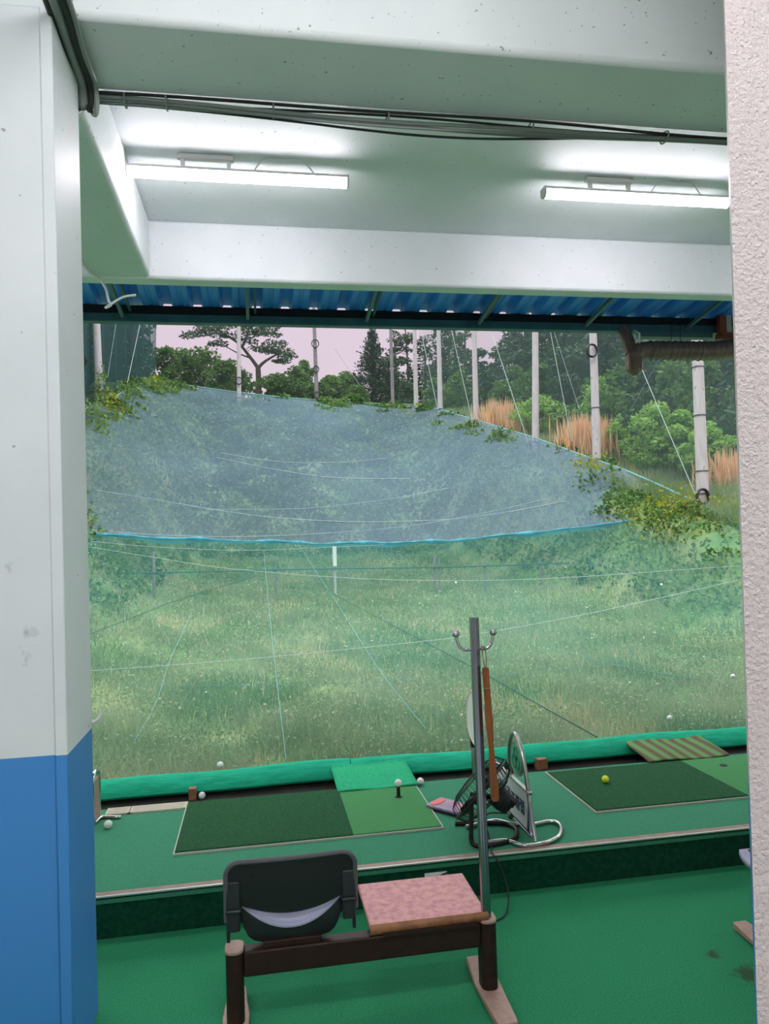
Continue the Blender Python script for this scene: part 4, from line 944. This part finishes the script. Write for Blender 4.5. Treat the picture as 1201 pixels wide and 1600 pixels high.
for i, (px, ty, wd, Y) in enumerate(far):
    b = base_at(px, Y); broad_tree(b, top_h(px, ty, b), wd, names[i], M['broad'], 'leafy trees along the far crest', 20+i, leaf=.24, n=2300, trunk_h=.1)
# wood behind the right-hand net: pines, each its own thing
WOOD = 'dark pine in the dense wood behind the right row of poles'
rg0 = np.random.default_rng(11)
for i in range(30):
    px = 622+i*(1170-622)/29+rg0.normal()*5; Xp = 16.5+6*rg0.random()+(3 if i % 2 else 0); p = onx(px, 600, Xp); b = on_ground(Xp, min(p[1], 74))
    b = on_ground(ony(px, 600, b[1])[0], b[1])
    ty = 505+rg0.normal()*12 if (px < 730 or px > 850) else 545+rg0.normal()*12
    pine_tree(b, max(top_h(px, ty, b), 6), 4.6+1.8*rg0.random(), WOOD, 'pines of the wood behind the right net', 100+i, n=2300, leaf=.36, trunk_h=.05)
for i in range(16):
    Y_ = 30+2.2*i; b = on_ground(-8.8-2.5*rg0.random()-(.06*(Y_-30)), Y_)
    pine_tree(b, 9+3*rg0.random(), 5, 'dark pine seen through the dark net on the left side', 'pines behind the left net', 150+i, n=1500, leaf=.42, trunk_h=.02)
for i, (x_, Y_) in enumerate([(-8.9, 57), (-9.4, 61), (-10.2, 65)]):
    pine_tree(on_ground(x_, Y_), 10, 4.5, 'dark pine seen through the dark net on the left side', 'pines behind the left net', 180+i, n=1500, leaf=.42, trunk_h=.02)
# understorey behind the poles
for i, px in enumerate(range(635, 1160, 42)):
    Xp = 14.2+1.2*rg0.random(); p = onx(px, 640, Xp); b = on_ground(Xp, min(p[1], 62)); b = on_ground(ony(px, 640, b[1])[0], b[1])
    broad_tree(b, 2.4+1.6*rg0.random(), 3.2, 'dark low bush in the undergrowth behind the right row of poles', M['broad'] if i % 3 else M['pine'], 'dark bushes behind the right row of poles', 200+i, leaf=.24, n=1500, trunk_h=.05, cat='bush', name='leafy_bush')
# bright bushes
for i, (px, by, X_, ty, wd, lb) in enumerate([(1030, 755, 13.2, 632, 2.6, 'bright green bush left of the nearest concrete pole'), (985, 730, 13.8, 640, 2.4, 'bright green bush left of the larger one by the nearest pole'), (940, 692, 14.0, 585, 2.4, 'slim bright green tree behind the pole in yellow creeper'),
        (845, 702, 13.2, 622, 3.2, 'bright spreading bush behind the pole beside orange reeds'), (805, 700, 13.4, 630, 2.6, 'bright bush left of the pole beside orange reeds'), (1105, 730, 13.4, 660, 1.8, 'green bush behind the nearest concrete pole'), (900, 720, 12.9, 640, 1.5, 'small dark green bush among the orange reeds'), (1065, 745, 13.6, 640, 2.0, 'bright green bush touching the nearest pole from behind')]):
    p = onx(px, by, X_); b = on_ground(p[0], p[1]); broad_tree(b, max(top_h(px, ty, b), 1.2), wd, lb, M['bright'] if i != 6 else M['broad'], 'bright bushes behind the right row of poles', 300+i, leaf=.14, n=3600, trunk_h=.12 if i != 2 else .3, cat='bush', name='leafy_bush')
# orange reed clumps
def reeds(px, py, X_, wd, h, label, seed, n=500):
    rg = np.random.default_rng(seed); p = onx(px, py, X_); b = np.array(on_ground(p[0], p[1]))
    q = rg.normal(size=(n, 2))*wd*.33; x = b[0]+q[:, 0]; y = b[1]+q[:, 1]; z = terrain(x, y); hh = h*(.3+.75*rg.random(n)**.8)
    d = rg.normal(size=(n, 2))*.13; B0 = np.stack([x, y, z], 1); T_ = np.stack([x+d[:, 0], y+d[:, 1], z+hh], 1); s = np.stack([rg.normal(size=n), rg.normal(size=n)*.5, np.zeros(n)], 1); s /= np.linalg.norm(s, axis=1)[:, None]
    mid = B0+(T_-B0)*.7; V = np.stack([B0, mid+s*.022, T_, mid-s*.022], 1).reshape(-1, 3)
    tag(cards('reed_clump', V, np.arange(4*n).reshape(n, 4), M['reed'], at=tuple(b)), label, 'reeds', 'orange reed clumps')
reeds(785, 700, 12.4, 1.6, 1.7, 'orange dry reeds left of the pole with two coils', 1); reeds(820, 706, 12.6, 1.2, 1.2, 'low orange reeds at the foot of the pole with two coils', 2, 250)
reeds(915, 725, 12.4, 1.3, 1.7, 'tall orange dry reeds left of the pole in yellow creeper', 3, 600); reeds(955, 712, 13.2, 1.5, 1.5, 'orange dry reeds right of the pole in yellow creeper', 4)
reeds(1128, 735, 13.2, 1.0, 1.3, 'orange reeds beside the stucco pier', 5, 250)
# creeper clumps
def creeper(px, py, axis, pl, sx, sy, h, label, m, seed, n=900, leaf=.13):
    rg = np.random.default_rng(seed); p = (onx if axis == 'x' else ony)(px, py, pl); q = rg.normal(size=(n, 2)); x = p[0]+q[:, 0]*sx; y = p[1]+q[:, 1]*sy
    z = terrain(x, y)+h*rg.random(n)*np.exp(-(q**2).sum(1)*.4)+.35*(rg.random(n) < .1); V, F_ = quads(np.stack([x, y, z], 1), leaf, rg, .1, .7)
    tag(cards('creeper_clump', V, F_, m, at=(p[0], p[1], float(terrain(p[0], p[1])))), label, 'creeper', 'creeper clumps')
creeper(925, 752, 'x', 10.9, .6, .9, .7, 'yellow-green creeper at the foot of the pole with the high coil', M['yellow'], 1, 1200, .11)
creeper(1060, 800, 'x', 10.7, .7, .8, .4, 'yellow-green creeper spreading left of the nearest pole foot', M['yellow'], 2, 1300, .085)
creeper(1120, 805, 'x', 11.6, .5, .9, .35, 'yellow-green creeper beside the stucco pier', M['yellow'], 3, 800, .08)
creeper(175, 632, 'x', -5.9, .35, 1.2, .9, 'yellow creeper clump climbing the left bank by the pale pole', M['yellow'], 4, 700, .17)
creeper(158, 600, 'x', -6.2, .15, .7, 2.2, 'tall green-yellow creeper on the pale left pole', M['vine_bright'], 5, 400, .17)
creeper(240, 600, 'x', -5.9, .5, 2.5, .9, 'yellow creeper at the far left corner of the hill', M['yellow'], 6, 800, .24)
creeper(640, 655, 'x', 10.2, .9, 2.0, .5, 'yellow-green weeds on the far right shoulder of the hill', M['yellow'], 7, 800, .2)
creeper(800, 708, 'x', 10.6, .7, 1.2, .5, 'green weeds on the right bank below the pole with two coils', M['vine_bright'], 8, 700, .18)

# undergrowth on the banks and hill (nobody could count it)
rg = np.random.default_rng(21)
n = 120000; x = -6.6+18.2*rg.random(n); y = 9+43*rg.random(n)**1.05; c_ = lerp_t(y, ZC); keep = (terrain(x, y)-c_ > .35) | (y > 29); x, y = x[keep], y[keep]
lump = np.sin(x*1.9+np.sin(y*.9)*1.5)*np.sin(y*1.3+x*.5); keep = rg.random(len(x)) < .35+.65*smooth((lump+.5)/1.2); x, y, lump = x[keep], y[keep], lump[keep]
z = terrain(x, y)+rg.random(len(x))**1.5*(.15+.5*smooth((lump+.3)/1.0))*np.where(y < 21, .5, 1.)*np.where(x < -3.6, 1.45, 1.)*np.where((x > 9) & (y > 20), 1.1, 1.); V, F_ = quads(np.stack([x, y, z], 1), .045+.0052*y, rg, .05, .7)
br = smooth((np.sin(x*.7+1.3)*np.sin(y*.45+x*.3)+.1)*1.5)+np.where(x < -2.5, .5, 0) > rg.random(len(x))*1.2
Fb = F_[br]; Fd = F_[~br]
tag(cards('bank_undergrowth', V, Fd, M['vine']), 'dark leafy creepers covering the banks and hillside', 'undergrowth', kind='stuff')
tag(cards('bank_undergrowth', V, Fb, M['vine_bright']), 'brighter leafy creepers in patches on the banks and hillside', 'undergrowth', kind='stuff')
# field grass
def blades(n, x, y, h, wd, rg):
    z = terrain(x, y); d = rg.normal(size=(n, 2))*(h*.33)[:, None]; B0 = np.stack([x, y, z-.02], 1); T_ = np.stack([x+d[:, 0], y+d[:, 1], z+h], 1)
    a = rg.random(n)*6.28; s = np.stack([np.cos(a)*wd, np.sin(a)*wd*.6, np.zeros(n)], 1); V = np.stack([B0-s*.5, B0+s*.5, T_], 1).reshape(-1, 3); return V, np.arange(3*n).reshape(n, 3)
n = 150000; y = 5.6+27*rg.random(n)**1.9; x = (-.26*y-1)+(.77*y+3.5)*rg.random(n); keep = (x < 9.6) & (x > -5); x, y = x[keep], y[keep]; n = len(x)
dry = (np.sin(x*1.3+.5)*np.sin(y*1.1+x*.6)+.7*np.sin(x*3.1+y*2.0) > 1.0) & (rg.random(n) < .75) | (rg.random(n) < .07)
h = (.08+.20*rg.random(n)**1.4)*(1+.35*np.sin(x*2.2)*np.sin(y*1.7)); V, F_ = blades(n, x, y, h, .007+.0011*y, rg)
tag(cards('field_grass', V, F_[~dry], M['grass']), 'green grass growing all over the field below the net', 'grass', kind='stuff')
tag(cards('field_grass', V, F_[dry], M['straw']), 'dry straw-coloured grass in patches of the field', 'grass', kind='stuff')
n = 130000; y = 5.6+26*rg.random(n)**1.8; x = (-.26*y-1)+(.77*y+3.5)*rg.random(n); keep = (x < 9.4) & (x > -5); x, y = x[keep], y[keep]; n = len(x)
cl = np.sin(x*2.7+np.sin(y*1.9))*np.sin(y*2.3+x); keep = rg.random(n) < .3+.7*smooth(cl+.5); x, y, cl = x[keep], y[keep], cl[keep]; n = len(x)
V, F_ = quads(np.stack([x, y, terrain(x, y)+(.04+.26*rg.random(n)**1.3)*(.7+.5*smooth(cl))], 1), (.02+.0026*y)*(.6+.8*rg.random(n)), rg, .1, .5)
pal = rg.random(n) < .045
tag(cards('field_weeds', V, F_[~pal], M['weed']), 'small leafy green weeds among the field grass', 'weeds', kind='stuff')
tag(cards('field_weeds', V, F_[pal], M['straw']), 'pale seed heads and withered weeds in the field', 'weeds', kind='stuff')
n = 40000; y = 14+34*rg.random(n)**1.4; x = 10.6+5.5*rg.random(n); h = .2+.35*rg.random(n); V, F_ = blades(n, x, y, h, .012+.001*y, rg)
tag(cards('bank_grass', V, F_, M['grass']), 'tall grass on the right bank around the pole feet', 'grass', kind='stuff')
